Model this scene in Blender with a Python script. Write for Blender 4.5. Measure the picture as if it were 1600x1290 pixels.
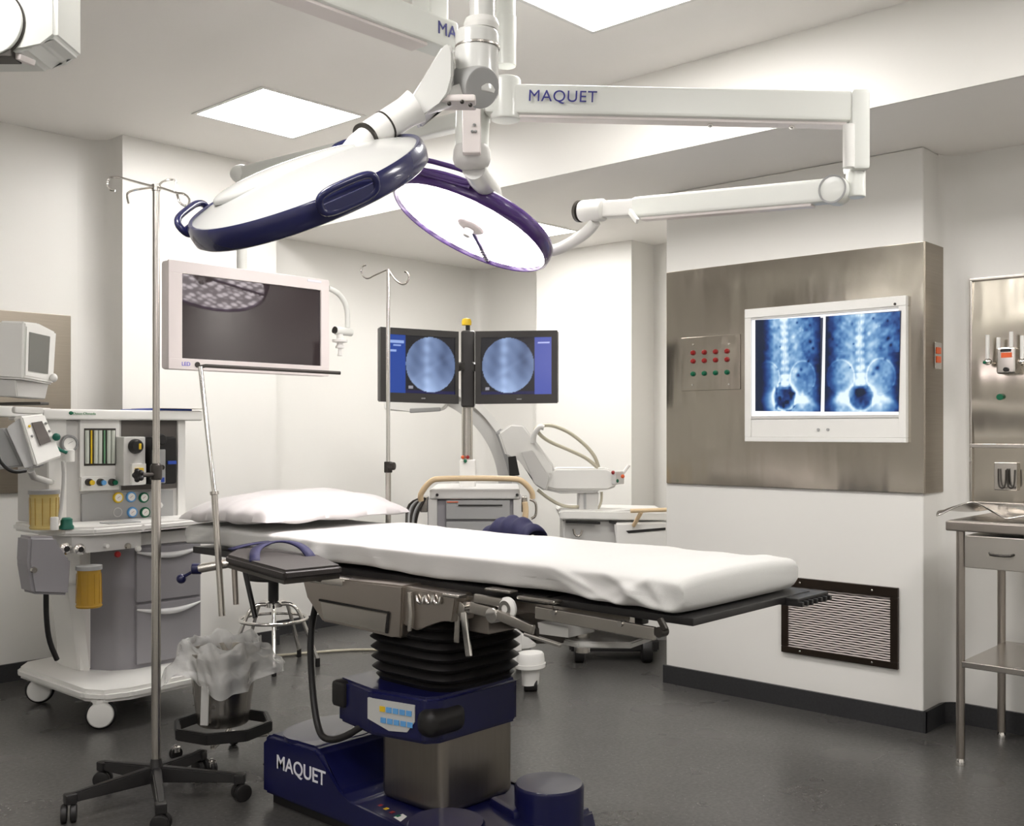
import bpy, bmesh, math, random
from mathutils import Vector as V, Matrix
random.seed(7)
PI = math.pi
for o in list(bpy.data.objects): bpy.data.objects.remove(o)
SC = bpy.context.scene
COL = SC.collection

# ------------------------------------------------------------------ camera, world, exposure
EYE = 1.35; FOC = 1635.0; HOR = 672.0; YAW = 0.7415      # world X runs back-right, Y back-left
cam = bpy.data.objects.new('camera', bpy.data.cameras.new('camera')); COL.objects.link(cam)
cam.data.sensor_width = 36; cam.data.lens = FOC / 1600 * 36
cam.data.shift_y = (HOR - 645) / 1600
cam.data.clip_start = 0.05
cam.location = (0, 0, EYE); cam.rotation_euler = (PI / 2, 0, YAW - PI / 2)
SC.camera = cam
w = bpy.data.worlds.new('world'); SC.world = w; w.use_nodes = True
w.node_tree.nodes['Background'].inputs[0].default_value = (1, .97, .93, 1)
w.node_tree.nodes['Background'].inputs[1].default_value = 0.25
SC.view_settings.view_transform = 'Standard'; SC.view_settings.look = 'None'
SC.view_settings.exposure = 0.06; SC.view_settings.gamma = 1.0; SC.view_settings.use_curve_mapping = False
PANEL_EMIT = 28
LAMP_W = 9

CF = (math.cos(YAW), math.sin(YAW)); CR = (math.sin(YAW), -math.cos(YAW))
def ray(px, py): return V((CF[0] + (px - 800) / FOC * CR[0], CF[1] + (px - 800) / FOC * CR[1], (HOR - py) / FOC))
O = V((0, 0, EYE))
def D(px, py, d): return O + ray(px, py) * d
def onX(px, py, x): r = ray(px, py); return O + r * (x / r.x)
def onY(px, py, y): r = ray(px, py); return O + r * (y / r.y)
def onZ(px, py, z): r = ray(px, py); return O + r * ((z - EYE) / r.z)

# ------------------------------------------------------------------ materials
MATS = {}
def mat(name, col, rough=.5, metal=0, bump=0, bscale=60, var=0, vscale=8, coat=0, emit=None, estr=0, trans=0, ior=1.45, sheen=0, alpha=1, stretch=None, rvar=0):
    m = bpy.data.materials.new(name); m.use_nodes = True; MATS[name] = m
    nt = m.node_tree; b = nt.nodes['Principled BSDF']; I = b.inputs
    I['Base Color'].default_value = (*col, 1); I['Roughness'].default_value = rough; I['Metallic'].default_value = metal
    I['Coat Weight'].default_value = coat; I['IOR'].default_value = ior; I['Transmission Weight'].default_value = trans
    I['Sheen Weight'].default_value = sheen; I['Alpha'].default_value = alpha
    if emit: I['Emission Color'].default_value = (*emit, 1); I['Emission Strength'].default_value = estr
    tc = nt.nodes.new('ShaderNodeTexCoord'); mp = nt.nodes.new('ShaderNodeMapping')
    nt.links.new(tc.outputs['Object'], mp.inputs[0])
    if stretch: mp.inputs['Scale'].default_value = stretch
    def noise(s, det=3):
        n = nt.nodes.new('ShaderNodeTexNoise'); n.inputs['Scale'].default_value = s; n.inputs['Detail'].default_value = det
        nt.links.new(mp.outputs[0], n.inputs['Vector']); return n
    if bump:
        n = noise(bscale); bp = nt.nodes.new('ShaderNodeBump'); bp.inputs['Strength'].default_value = bump; bp.inputs['Distance'].default_value = .01
        nt.links.new(n.outputs[0], bp.inputs['Height']); nt.links.new(bp.outputs[0], I['Normal'])
    if var:
        n = noise(vscale); r = nt.nodes.new('ShaderNodeMapRange'); r.inputs[3].default_value = 1 - var; r.inputs[4].default_value = 1 + var
        nt.links.new(n.outputs[0], r.inputs[0])
        mx = nt.nodes.new('ShaderNodeVectorMath'); mx.operation = 'SCALE'; mx.inputs[0].default_value = col
        nt.links.new(r.outputs[0], mx.inputs['Scale']); nt.links.new(mx.outputs[0], I['Base Color'])
    if rvar:
        n = noise(vscale * 2); r = nt.nodes.new('ShaderNodeMapRange'); r.inputs[3].default_value = rough - rvar; r.inputs[4].default_value = rough + rvar
        nt.links.new(n.outputs[0], r.inputs[0]); nt.links.new(r.outputs[0], I['Roughness'])
    return m
mat('wall', (.80, .785, .75), .38, bump=.03, bscale=180, var=.02, vscale=1.5)
mat('ceiling', (.92, .895, .86), .7, bump=.03, bscale=90, var=.015, vscale=2)
mat('baseboard', (.035, .035, .037), .35, var=.3, vscale=90)
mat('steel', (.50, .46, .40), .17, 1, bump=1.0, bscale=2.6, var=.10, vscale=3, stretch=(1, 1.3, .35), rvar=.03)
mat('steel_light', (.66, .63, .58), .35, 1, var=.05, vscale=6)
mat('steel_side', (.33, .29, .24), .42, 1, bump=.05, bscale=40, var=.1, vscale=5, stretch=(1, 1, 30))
mat('steel_bare', (.56, .53, .49), .26, 1, var=.05, vscale=4, rvar=.04)
mat('steel_dull', (.44, .40, .36), .34, 1, var=.06, vscale=4, rvar=.08)
mat('column_steel', (.34, .31, .27), .34, 1, var=.08, vscale=6, stretch=(14, 14, 1), bump=.02, bscale=30)
mat('chrome', (.80, .78, .75), .12, 1, var=.03)
mat('dark_metal', (.05, .045, .04), .35, .6, var=.2, vscale=30)
mat('vent_frame', (.06, .045, .035), .28, .8, var=.2, vscale=10)
mat('arm_white', (.74, .75, .71), .3, var=.015, coat=.2)
mat('shell_white', (.66, .66, .635), .22, var=.01, coat=.4)
mat('lamp_shell', (.50, .50, .485), .25, var=.01, coat=.4)
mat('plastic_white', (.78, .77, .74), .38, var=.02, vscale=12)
mat('bezel', (.76, .70, .68), .35, var=.015)
mat('plastic_grey', (.34, .34, .335), .45, var=.04, vscale=10)
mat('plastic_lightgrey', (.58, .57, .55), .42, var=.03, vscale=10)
mat('drawer_grey', (.27, .26, .275), .42, var=.04, vscale=6)
mat('drawer_handle', (.66, .66, .66), .3, var=.02)
mat('navy', (.018, .02, .085), .25, var=.1, vscale=8, coat=.4)
mat('navy_print', (.03, .03, .22), .4, var=.02)
mat('flare_navy', (.06, .025, .14), .25, var=.1, vscale=8, coat=.4)  # navy plastic with the lens flare's tint put into its colour
mat('table_blue', (.006, .007, .052), .28, var=.15, vscale=6, coat=.3)
mat('rubber', (.012, .011, .011), .45, var=.2, vscale=30)
mat('black', (.014, .013, .013), .32, var=.2, vscale=20)
mat('cushion', (.022, .018, .017), .5, bump=.15, bscale=200, var=.1, vscale=10)
mat('monitor_black', (.035, .032, .03), .35, var=.1)
mat('fabric', (.53, .525, .505), .8, bump=.12, bscale=400, var=.015, vscale=8, sheen=.2)
mat('pillow_fabric', (.56, .535, .53), .8, bump=.12, bscale=300, var=.02, vscale=8, sheen=.2)
mat('blue_fabric', (.008, .008, .045), .7, bump=.2, bscale=300, var=.1, vscale=20)
mat('amber', (.62, .38, .06), .15, trans=.45, ior=1.3, var=.15, vscale=30, stretch=(1, 1, .05))
mat('amber_pale', (.78, .62, .25), .2, trans=.4, ior=1.3, var=.12, vscale=60, stretch=(.05, .05, 1))
mat('green', (.01, .13, .09), .4, var=.05)
mat('signal_green', (.0, .11, .05), .35, var=.05)
mat('signal_red', (.26, .012, .012), .35, var=.05)
mat('orange', (.72, .12, .03), .35, var=.05)
mat('yellow', (.72, .48, .02), .4, var=.05)
mat('blue', (.12, .35, .68), .4, var=.05)
mat('royal_blue', (.03, .08, .42), .4, var=.05)
mat('beige', (.66, .50, .31), .4, var=.05, vscale=20)
mat('cable_beige', (.50, .46, .36), .5, var=.05)
mat('flow_glass', (.55, .58, .52), .12, var=.05, vscale=10)
mat('screen_grey', (.16, .16, .145), .15, var=.04)
mat('screen_dark', (.035, .026, .028), .04, var=.02, coat=.5)
mat('screen_small', (.09, .075, .07), .15, var=.04)
mat('print_grey', (.25, .25, .25), .5, var=.02)
mat('print_white', (.75, .75, .8), .5, var=.02)
mat('print_green', (.15, .32, .18), .5, var=.02)
mat('print_blue', (.1, .1, .6), .5, var=.02)
mat('keypad', (.5, .5, .48), .4, var=.02)
mat('bag', (.97, .97, .95), .10, trans=.2, ior=1.45, alpha=.5, bump=.8, bscale=24, var=.03, coat=.8)
mat('film_edge', (.05, .06, .1), .3, var=.05)
mat('gap', (.01, .009, .008), .6, var=.05)
mat('bay', (.10, .088, .08), .5, var=.05)
mat('fin', (.42, .375, .35), .5, .2, var=.05, vscale=20)
mat('paper', (.6, .56, .5), .6, var=.04)

def emission(name, col, s):
    m = bpy.data.materials.new(name); m.use_nodes = True; nt = m.node_tree; nt.nodes.clear()
    e = nt.nodes.new('ShaderNodeEmission'); e.inputs[0].default_value = (*col, 1); e.inputs[1].default_value = s
    o = nt.nodes.new('ShaderNodeOutputMaterial'); nt.links.new(e.outputs[0], o.inputs[0]); MATS[name] = m; return m
emission('panel_light', (1, .975, .945), PANEL_EMIT)
emission('viewbox_light', (.93, .96, 1.0), 1.3)

def vcol_material(name, strength, rough=.2):
    m = bpy.data.materials.new(name); m.use_nodes = True; nt = m.node_tree; b = nt.nodes['Principled BSDF']
    a = nt.nodes.new('ShaderNodeVertexColor'); a.layer_name = 'picture'
    b.inputs['Base Color'].default_value = (.01, .01, .01, 1); b.inputs['Roughness'].default_value = rough
    nt.links.new(a.outputs[0], b.inputs['Emission Color']); b.inputs['Emission Strength'].default_value = strength
    MATS[name] = m; return m
vcol_material('xray_picture', 1.0); vcol_material('screen_picture', 1.0)

def lamp_glass():
    """hexagonal-ish clusters of LED lenses on the lamp underside"""
    m = bpy.data.materials.new('led_glass'); m.use_nodes = True; nt = m.node_tree; b = nt.nodes['Principled BSDF']
    b.inputs['Base Color'].default_value = (.55, .5, .52, 1); b.inputs['Roughness'].default_value = .15
    tc = nt.nodes.new('ShaderNodeTexCoord'); vo = nt.nodes.new('ShaderNodeTexVoronoi'); vo.inputs['Scale'].default_value = 24; vo.inputs['Randomness'].default_value = .35
    nt.links.new(tc.outputs['Object'], vo.inputs['Vector'])
    r = nt.nodes.new('ShaderNodeMapRange'); r.inputs[1].default_value = .25; r.inputs[2].default_value = .55; r.inputs[3].default_value = 9; r.inputs[4].default_value = 2.2
    nt.links.new(vo.outputs['Distance'], r.inputs[0])
    b.inputs['Emission Color'].default_value = (1, .90, .93, 1); nt.links.new(r.outputs[0], b.inputs['Emission Strength'])
    MATS['led_glass'] = m
lamp_glass()

def floor_material():
    m = bpy.data.materials.new('floor'); m.use_nodes = True; nt = m.node_tree; b = nt.nodes['Principled BSDF']
    tc = nt.nodes.new('ShaderNodeTexCoord')
    def vor(s, rnd=1):
        v = nt.nodes.new('ShaderNodeTexVoronoi'); v.inputs['Scale'].default_value = s; nt.links.new(tc.outputs['Object'], v.inputs['Vector']); return v
    def nz(sc_, lo, hi):
        n = nt.nodes.new('ShaderNodeTexNoise'); n.inputs['Scale'].default_value = sc_; n.inputs['Detail'].default_value = 1
        nt.links.new(tc.outputs['Object'], n.inputs['Vector']); r = nt.nodes.new('ShaderNodeMapRange'); r.inputs[1].default_value = lo; r.inputs[2].default_value = hi
        nt.links.new(n.outputs[0], r.inputs[0]); return r
    def mixc(a, b_, f):
        mx = nt.nodes.new('ShaderNodeMixRGB'); nt.links.new(f.outputs[0], mx.inputs[0])
        for k, q in ((1, a), (2, b_)):
            if isinstance(q, tuple): mx.inputs[k].default_value = (*q, 1)
            else: nt.links.new(q.outputs[0], mx.inputs[k])
        return mx
    mx = mixc((.048, .046, .043), (.078, .075, .071), nz(60, .35, .65))
    v = nt.nodes.new('ShaderNodeTexVoronoi'); v.inputs['Scale'].default_value = 62; nt.links.new(tc.outputs['Object'], v.inputs['Vector'])
    def vm(op, a, b_):
        n = nt.nodes.new('ShaderNodeMath'); n.operation = op
        for k, q in ((0, a), (1, b_)):
            if isinstance(q, (int, float)): n.inputs[k].default_value = q
            else: nt.links.new(q, n.inputs[k])
        return n
    sep = nt.nodes.new('ShaderNodeSeparateColor'); nt.links.new(v.outputs['Color'], sep.inputs[0])
    near = vm('LESS_THAN', v.outputs['Distance'], .17)
    mx = mixc(mx, (.19, .185, .18), vm('MULTIPLY', near.outputs[0], vm('GREATER_THAN', sep.outputs[0], .72).outputs[0]))
    mx = mixc(mx, (.018, .017, .017), vm('MULTIPLY', near.outputs[0], vm('LESS_THAN', sep.outputs[1], .3).outputs[0]))
    nt.links.new(mx.outputs[0], b.inputs['Base Color'])
    n2 = nt.nodes.new('ShaderNodeTexNoise'); n2.inputs['Scale'].default_value = 3; nt.links.new(tc.outputs['Object'], n2.inputs['Vector'])
    r = nt.nodes.new('ShaderNodeMapRange'); r.inputs[3].default_value = .22; r.inputs[4].default_value = .36
    nt.links.new(n2.outputs[0], r.inputs[0]); nt.links.new(r.outputs[0], b.inputs['Roughness'])
    MATS['floor'] = m
floor_material()

# ------------------------------------------------------------------ mesh helpers
def basis(d, up=V((0, 0, 1))):
    z = V(d).normalized()
    if abs(z.dot(up)) > .98: up = V((0, 1, 0)) if abs(z.y) < .9 else V((1, 0, 0))
    x = up.cross(z).normalized(); y = z.cross(x); return x, y, z
class MB:
    def __init__(s): s.bm = bmesh.new()
    def _xf(s, vs, M): bmesh.ops.transform(s.bm, matrix=M, verts=vs)
    def box(s, a, b, bev=0, rot=None, piv=None, seg=2):
        a, b = V(a), V(b); lo = V([min(a[i], b[i]) for i in range(3)]); hi = V([max(a[i], b[i]) for i in range(3)])
        r = bmesh.ops.create_cube(s.bm, size=1); vs = r['verts']; c = (lo + hi) / 2; d = hi - lo
        s._xf(vs, Matrix.Translation(c) @ Matrix.Diagonal((*d, 1)))
        if bev:
            es = list({e for v in vs for e in v.link_edges})
            rr = bmesh.ops.bevel(s.bm, geom=vs + es, offset=min(bev, min(d) * .49), segments=seg, affect='EDGES', profile=.5)
            vs = list({v for f in rr['faces'] for v in f.verts} | {v for v in vs if v.is_valid})
            vs = [v for v in vs if v.is_valid]
            if rot is not None:
                full = set(vs); st = list(vs)
                while st:
                    v = st.pop()
                    for e in v.link_edges:
                        o = e.other_vert(v)
                        if o not in full: full.add(o); st.append(o)
                vs = list(full)
        if rot is not None:
            p = V(piv) if piv is not None else c
            s._xf(vs, Matrix.Translation(p) @ rot.to_4x4() @ Matrix.Translation(-p))
        return s
    def obox(s, c, ax, ay, az, size, bev=0):
        """box with its own axes"""
        M = Matrix((ax, ay, az)).transposed()
        h = V(size) / 2; return s.box(V(c) - h, V(c) + h, bev, rot=M)
    def bar(s, p0, p1, wd, ht, bev=0, up=V((0, 0, 1))):
        """rectangular bar from p0 to p1"""
        p0, p1 = V(p0), V(p1); x, y, z = basis(p1 - p0, up)
        return s.obox((p0 + p1) / 2, x, y, z, (wd, ht, (p1 - p0).length), bev)
    def cyl(s, p0, p1, r0, r1=None, seg=24, bev=0):
        p0, p1 = V(p0), V(p1); r1 = r0 if r1 is None else r1
        L = (p1 - p0).length
        if bev: return s.lathe([(0, 0), (r0 - bev, 0), (r0 - bev * .3, bev * .3), (r0, bev), (r1, L - bev), (r1 - bev * .3, L - bev * .3), (r1 - bev, L), (0, L)], p0, p1 - p0, seg)
        return s.lathe([(0, 0), (r0, 0), (r1, L), (0, L)], p0, p1 - p0, seg)
    def lathe(s, prof, c, axis=(0, 0, 1), seg=32, sx=1, sy=1, up=V((0, 0, 1))):
        x, y, z = basis(axis, up); c = V(c); rings = []
        for r, h in prof:
            if r <= 1e-6: rings.append([s.bm.verts.new(c + z * h)])
            else: rings.append([s.bm.verts.new(c + z * h + x * r * sx * math.cos(2 * PI * k / seg) + y * r * sy * math.sin(2 * PI * k / seg)) for k in range(seg)])
        for a, b in zip(rings, rings[1:]):
            for k in range(seg):
                k2 = (k + 1) % seg
                if len(a) == 1 and len(b) == 1: continue
                if len(a) == 1: s.bm.faces.new((a[0], b[k2], b[k]))
                elif len(b) == 1: s.bm.faces.new((a[k], a[k2], b[0]))
                else: s.bm.faces.new((a[k], a[k2], b[k2], b[k]))
        return s
    def tube(s, pts, r, seg=10, closed=False, sm=0):
        pts = [V(p) for p in pts]
        rl = list(r) if isinstance(r, (list, tuple)) else [r] * len(pts)
        for _ in range(sm):
            q = []; m_ = len(pts); rq = []
            for i in range(m_ if closed else m_ - 1):
                a, b = rl[i], rl[(i + 1) % m_]; rq += [a * .75 + b * .25, a * .25 + b * .75]
            if not closed: rq = [rl[0]] + rq[1:-1] + [rl[-1]]
            rl = rq
            n = len(pts)
            for i in range(n if closed else n - 1):
                a, b = pts[i], pts[(i + 1) % n]; q += [a * .75 + b * .25, a * .25 + b * .75]
            if not closed: q = [pts[0]] + q[1:-1] + [pts[-1]]
            pts = q
        n = len(pts); rings = []; px = None
        for i, p in enumerate(pts):
            if closed: t = (pts[(i + 1) % n] - pts[i - 1])
            else: t = pts[min(i + 1, n - 1)] - pts[max(i - 1, 0)]
            t.normalize()
            if px is None: x, y, _z = basis(t)
            else:
                x = (px - t * px.dot(t))
                if x.length < 1e-6: x, y, _z = basis(t)
                x.normalize(); y = t.cross(x)
            px = x
            rr = rl[i]
            rings.append([s.bm.verts.new(p + x * rr * math.cos(2 * PI * k / seg) + y * rr * math.sin(2 * PI * k / seg)) for k in range(seg)])
        for i in range(n if closed else n - 1):
            a, b = rings[i], rings[(i + 1) % n]
            for k in range(seg): s.bm.faces.new((a[k], a[(k + 1) % seg], b[(k + 1) % seg], b[k]))
        if not closed: s.bm.faces.new(rings[0][::-1]); s.bm.faces.new(rings[-1])
        return s
    def prism(s, poly, off):
        """poly: list of 3D points, extruded by the vector off"""
        off = V(off); a = [s.bm.verts.new(V(p)) for p in poly]; b = [s.bm.verts.new(V(p) + off) for p in poly]; n = len(a)
        s.bm.faces.new(a[::-1]); s.bm.faces.new(b)
        for i in range(n): s.bm.faces.new((a[i], a[(i + 1) % n], b[(i + 1) % n], b[i]))
        return s
    def ball(s, c, r, sc=(1, 1, 1), seg=20):
        res = bmesh.ops.create_uvsphere(s.bm, u_segments=seg, v_segments=seg // 2, radius=r)
        s._xf(res['verts'], Matrix.Translation(V(c)) @ Matrix.Diagonal((*sc, 1))); return s
    def grid(s, fn, nu, nv, wrapu=False, wrapv=False):
        vs = [[s.bm.verts.new(V(fn(i / (nu if wrapu else nu - 1), j / (nv if wrapv else nv - 1)))) for j in range(nv)] for i in range(nu)]
        for i in range(nu if wrapu else nu - 1):
            for j in range(nv if wrapv else nv - 1):
                i2, j2 = (i + 1) % nu, (j + 1) % nv
                s.bm.faces.new((vs[i][j], vs[i2][j], vs[i2][j2], vs[i][j2]))
        return s
    def build(s, name, m, parent=None, ang=40, fixn=True, solid=0):
        if fixn: bmesh.ops.recalc_face_normals(s.bm, faces=s.bm.faces)
        me = bpy.data.meshes.new(name); s.bm.to_mesh(me); s.bm.free()
        me.materials.append(MATS[m])
        me.polygons.foreach_set('use_smooth', [True] * len(me.polygons)); me.set_sharp_from_angle(angle=math.radians(ang))
        o = bpy.data.objects.new(name, me); COL.objects.link(o)
        if len(me.polygons) < 3000 and not solid: wn = o.modifiers.new('normals', 'WEIGHTED_NORMAL'); wn.keep_sharp = True; wn.weight = 80
        if solid: md = o.modifiers.new('thick', 'SOLIDIFY'); md.thickness = solid; md.offset = 0
        if parent is not None:
            o.parent = parent
            base = ROOTLOC.get(parent.name, V((0, 0, 0)))
            me.transform(Matrix.Translation(-base)); ROOTLOC[o.name] = base
        return o
ROOTLOC = {}
def tag(o, label, cat=None, group=None, kind=None):
    if label: o['label'] = label
    if cat: o['category'] = cat
    if group: o['group'] = group
    if kind: o['kind'] = kind
    return o
def thing(name, loc, label, cat, group=None):
    """an Empty at the thing's base; parts are modelled in world metres and moved into its frame by build()"""
    o = bpy.data.objects.new(name, None); COL.objects.link(o); o.location = loc; o.empty_display_size = .1
    ROOTLOC[o.name] = V(loc); return tag(o, label, cat, group)
def solo(mb, name, m, label, cat, group=None, **k):
    """a thing that is one mesh, its origin at its base centre"""
    vs = [v.co.copy() for v in mb.bm.verts]
    c = V(((min(v.x for v in vs) + max(v.x for v in vs)) / 2, (min(v.y for v in vs) + max(v.y for v in vs)) / 2, min(v.z for v in vs)))
    o = mb.build(name, m, **k); o.data.transform(Matrix.Translation(-c)); o.location = c; ROOTLOC[o.name] = c
    return tag(o, label, cat, group)
def struct(name, mb, m, **k): return tag(mb.build(name, m, **k), None, kind='structure')
def text_part(name, body, size, c, right, up, m, parent, depth=.0008, bold=.0, space=1.0):
    cu = bpy.data.curves.new('t', 'FONT'); cu.body = body; cu.size = size; cu.extrude = depth; cu.align_x = 'CENTER'; cu.align_y = 'CENTER'; cu.offset = bold; cu.space_character = space
    to = bpy.data.objects.new('t', cu); COL.objects.link(to)
    dg = bpy.context.evaluated_depsgraph_get(); me = bpy.data.meshes.new_from_object(to.evaluated_get(dg))
    bpy.data.objects.remove(to); bpy.data.curves.remove(cu)
    right = V(right).normalized(); up = V(up); up = (up - right * up.dot(right)).normalized(); n = right.cross(up)
    M = Matrix((right, up, n)).transposed().to_4x4(); M.translation = V(c)
    me.transform(M); me.name = name; me.materials.clear(); me.materials.append(MATS[m])
    o = bpy.data.objects.new(name, me); COL.objects.link(o)
    base = ROOTLOC.get(parent.name, V((0, 0, 0))); me.transform(Matrix.Translation(-base)); o.parent = parent; ROOTLOC[o.name] = base
    return o
def picture(name, m, parent, c00, cu, cv, nu, nv, fn):
    """a flat image grid: c00 corner, cu/cv edge vectors, fn(u,v)->rgb"""
    bm = bmesh.new(); lay = bm.loops.layers.float_color.new('picture')
    vs = [[bm.verts.new(V(c00) + V(cu) * (i / nu) + V(cv) * (j / nv)) for j in range(nv + 1)] for i in range(nu + 1)]
    cc = [[fn(i / nu, j / nv) for j in range(nv + 1)] for i in range(nu + 1)]
    for i in range(nu):
        for j in range(nv):
            f = bm.faces.new((vs[i][j], vs[i + 1][j], vs[i + 1][j + 1], vs[i][j + 1]))
            for l, (a, b) in zip(f.loops, ((i, j), (i + 1, j), (i + 1, j + 1), (i, j + 1))): l[lay] = (*cc[a][b], 1)
    me = bpy.data.meshes.new(name); bm.to_mesh(me); bm.free(); me.materials.append(MATS[m])
    o = bpy.data.objects.new(name, me); COL.objects.link(o)
    base = ROOTLOC.get(parent.name, V((0, 0, 0))); me.transform(Matrix.Translation(-base)); o.parent = parent; ROOTLOC[o.name] = base
    return o
X, Y, Z = V((1, 0, 0)), V((0, 1, 0)), V((0, 0, 1))

# ------------------------------------------------------------------ the room
CH = 3.0; SOF = 2.62; BX = 4.01
struct('floor', MB().box((-2.6, -2.6, -.1), (6.4, 6.2, 0)), 'floor')
struct('ceiling', MB().box((-2.6, -2.6, CH), (6.4, 6.2, CH + .1)), 'ceiling')
struct('ceiling_soffit', MB().box((BX, -2.6, SOF), (6.4, 6.2, CH)), 'ceiling')
struct('trim_1', MB().box((BX - .012, -2.6, SOF), (BX, 5.8, CH)), 'wall')
def cove(m, x, y, sx, sy, r, z0, z1, n=8):
    """concave rounded corner fillet at (x,y) opening toward (sx,sy)"""
    pts = [V((x, y, z0))] + [V((x + sx * r * (1 - math.sin(t)), y + sy * r * (1 - math.cos(t)), z0)) for t in [PI / 2 * k / n for k in range(n + 1)]]
    return m.prism(pts, (0, 0, z1 - z0))
m = MB().box((-2.6, 5.8, 0), (2.84, 6.2, CH)).box((2.84, 5.55, 0), (3.86, 6.2, CH)).box((3.86, 5.8, 0), (6.4, 6.2, CH))
cove(m, 2.84, 5.8, -1, -1, .14, 0, CH)
struct('wall_left', m, 'wall')
m = MB().box((5.95, 1.7, 0), (6.4, 5.8, SOF)).box((5.69, 4.13, 0), (5.95, 4.97, SOF)); cove(m, 5.95, 5.8, -1, -1, .12, 0, SOF)
struct('wall_back', m, 'wall')
struct('wall_pillar', MB().box((4.695, 1.803, 0), (5.95, 3.182, SOF), .012), 'wall')
m = MB().box((4.96, -2.6, 0), (5.4, 1.803, SOF)); cove(m, 4.96, 1.803, -1, -1, .09, 0, SOF)
struct('wall_right', m, 'wall')
struct('wall_front', MB().box((-2.6, -3.0, 0), (4.96, -2.6, CH)), 'wall')
struct('wall_rear', MB().box((-3.0, -2.6, 0), (-2.6, 5.8, CH)), 'wall')
BH = .095
def base(nm, boxes, coves=()):
    m = MB()
    for a, b in boxes: m.box((*a, 0), (*b, BH))
    for c in coves: cove(m, *c, 0, BH)
    struct(nm, m, 'baseboard')
base('baseboard_left', [((-2.6, 5.785), (2.84, 5.8)), ((2.825, 5.535), (3.875, 5.55)), ((2.825, 5.55), (2.84, 5.8)), ((3.875, 5.785), (5.95, 5.8))], [(2.84, 5.8, -1, -1, .155)])
base('baseboard_back', [((5.935, 3.2), (5.95, 5.785)), ((5.675, 4.115), (5.69, 4.985)), ((5.69, 4.115), (5.935, 4.13))])
base('baseboard_pillar', [((4.68, 1.788), (4.695, 3.19)), ((4.68, 1.788), (4.96, 1.803))])
base('baseboard_right', [((4.945, -2.6), (4.96, 1.788))], [(4.96, 1.803, -1, -1, .105)])

def ceiling_light(cx, cy, z, sz, label, grp=None):
    t = thing('ceiling_light', (cx, cy, z), label, 'ceiling light', grp); h = sz / 2
    f = MB()
    for a, b in (((-h - .02, -h - .02), (h + .02, -h)), ((-h - .02, h), (h + .02, h + .02)), ((-h - .02, -h), (-h, h)), ((h, -h), (h + .02, h))):
        f.box((cx + a[0], cy + a[1], z - .006), (cx + b[0], cy + b[1], z))
    f.build('frame', 'plastic_white', t)
    MB().box((cx - h, cy - h, z - .004), (cx + h, cy + h, z - .0005)).build('diffuser', 'panel_light', t)
ceiling_light(3.21, 4.59, CH, .60, 'square recessed ceiling light panel above the anaesthesia machine, whole square visible')
ceiling_light(3.10, 2.36, CH, .62, 'square ceiling light panel cut by the top edge, right of the lamp column')
ceiling_light(4.91, 4.48, SOF, .56, 'square light panel in the lower ceiling, seen behind the lit surgical lamp')
g = 'added ceiling light panels, unseen above the camera'
for x, y in ((.9, 2.2), (3.1, .2), (.9, 0), (-1.2, 2.2), (-1.2, 0)):  # unseen panels, added to light the room
    ceiling_light(x, y, CH, .62, 'added unseen ceiling light panel overhead, beyond the top edge of the picture', g)
ceiling_light(4.5, -.4, SOF, .5, 'added unseen ceiling light panel in the lower ceiling near the right wall')  # another unseen panel, added for light on the right side

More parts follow.
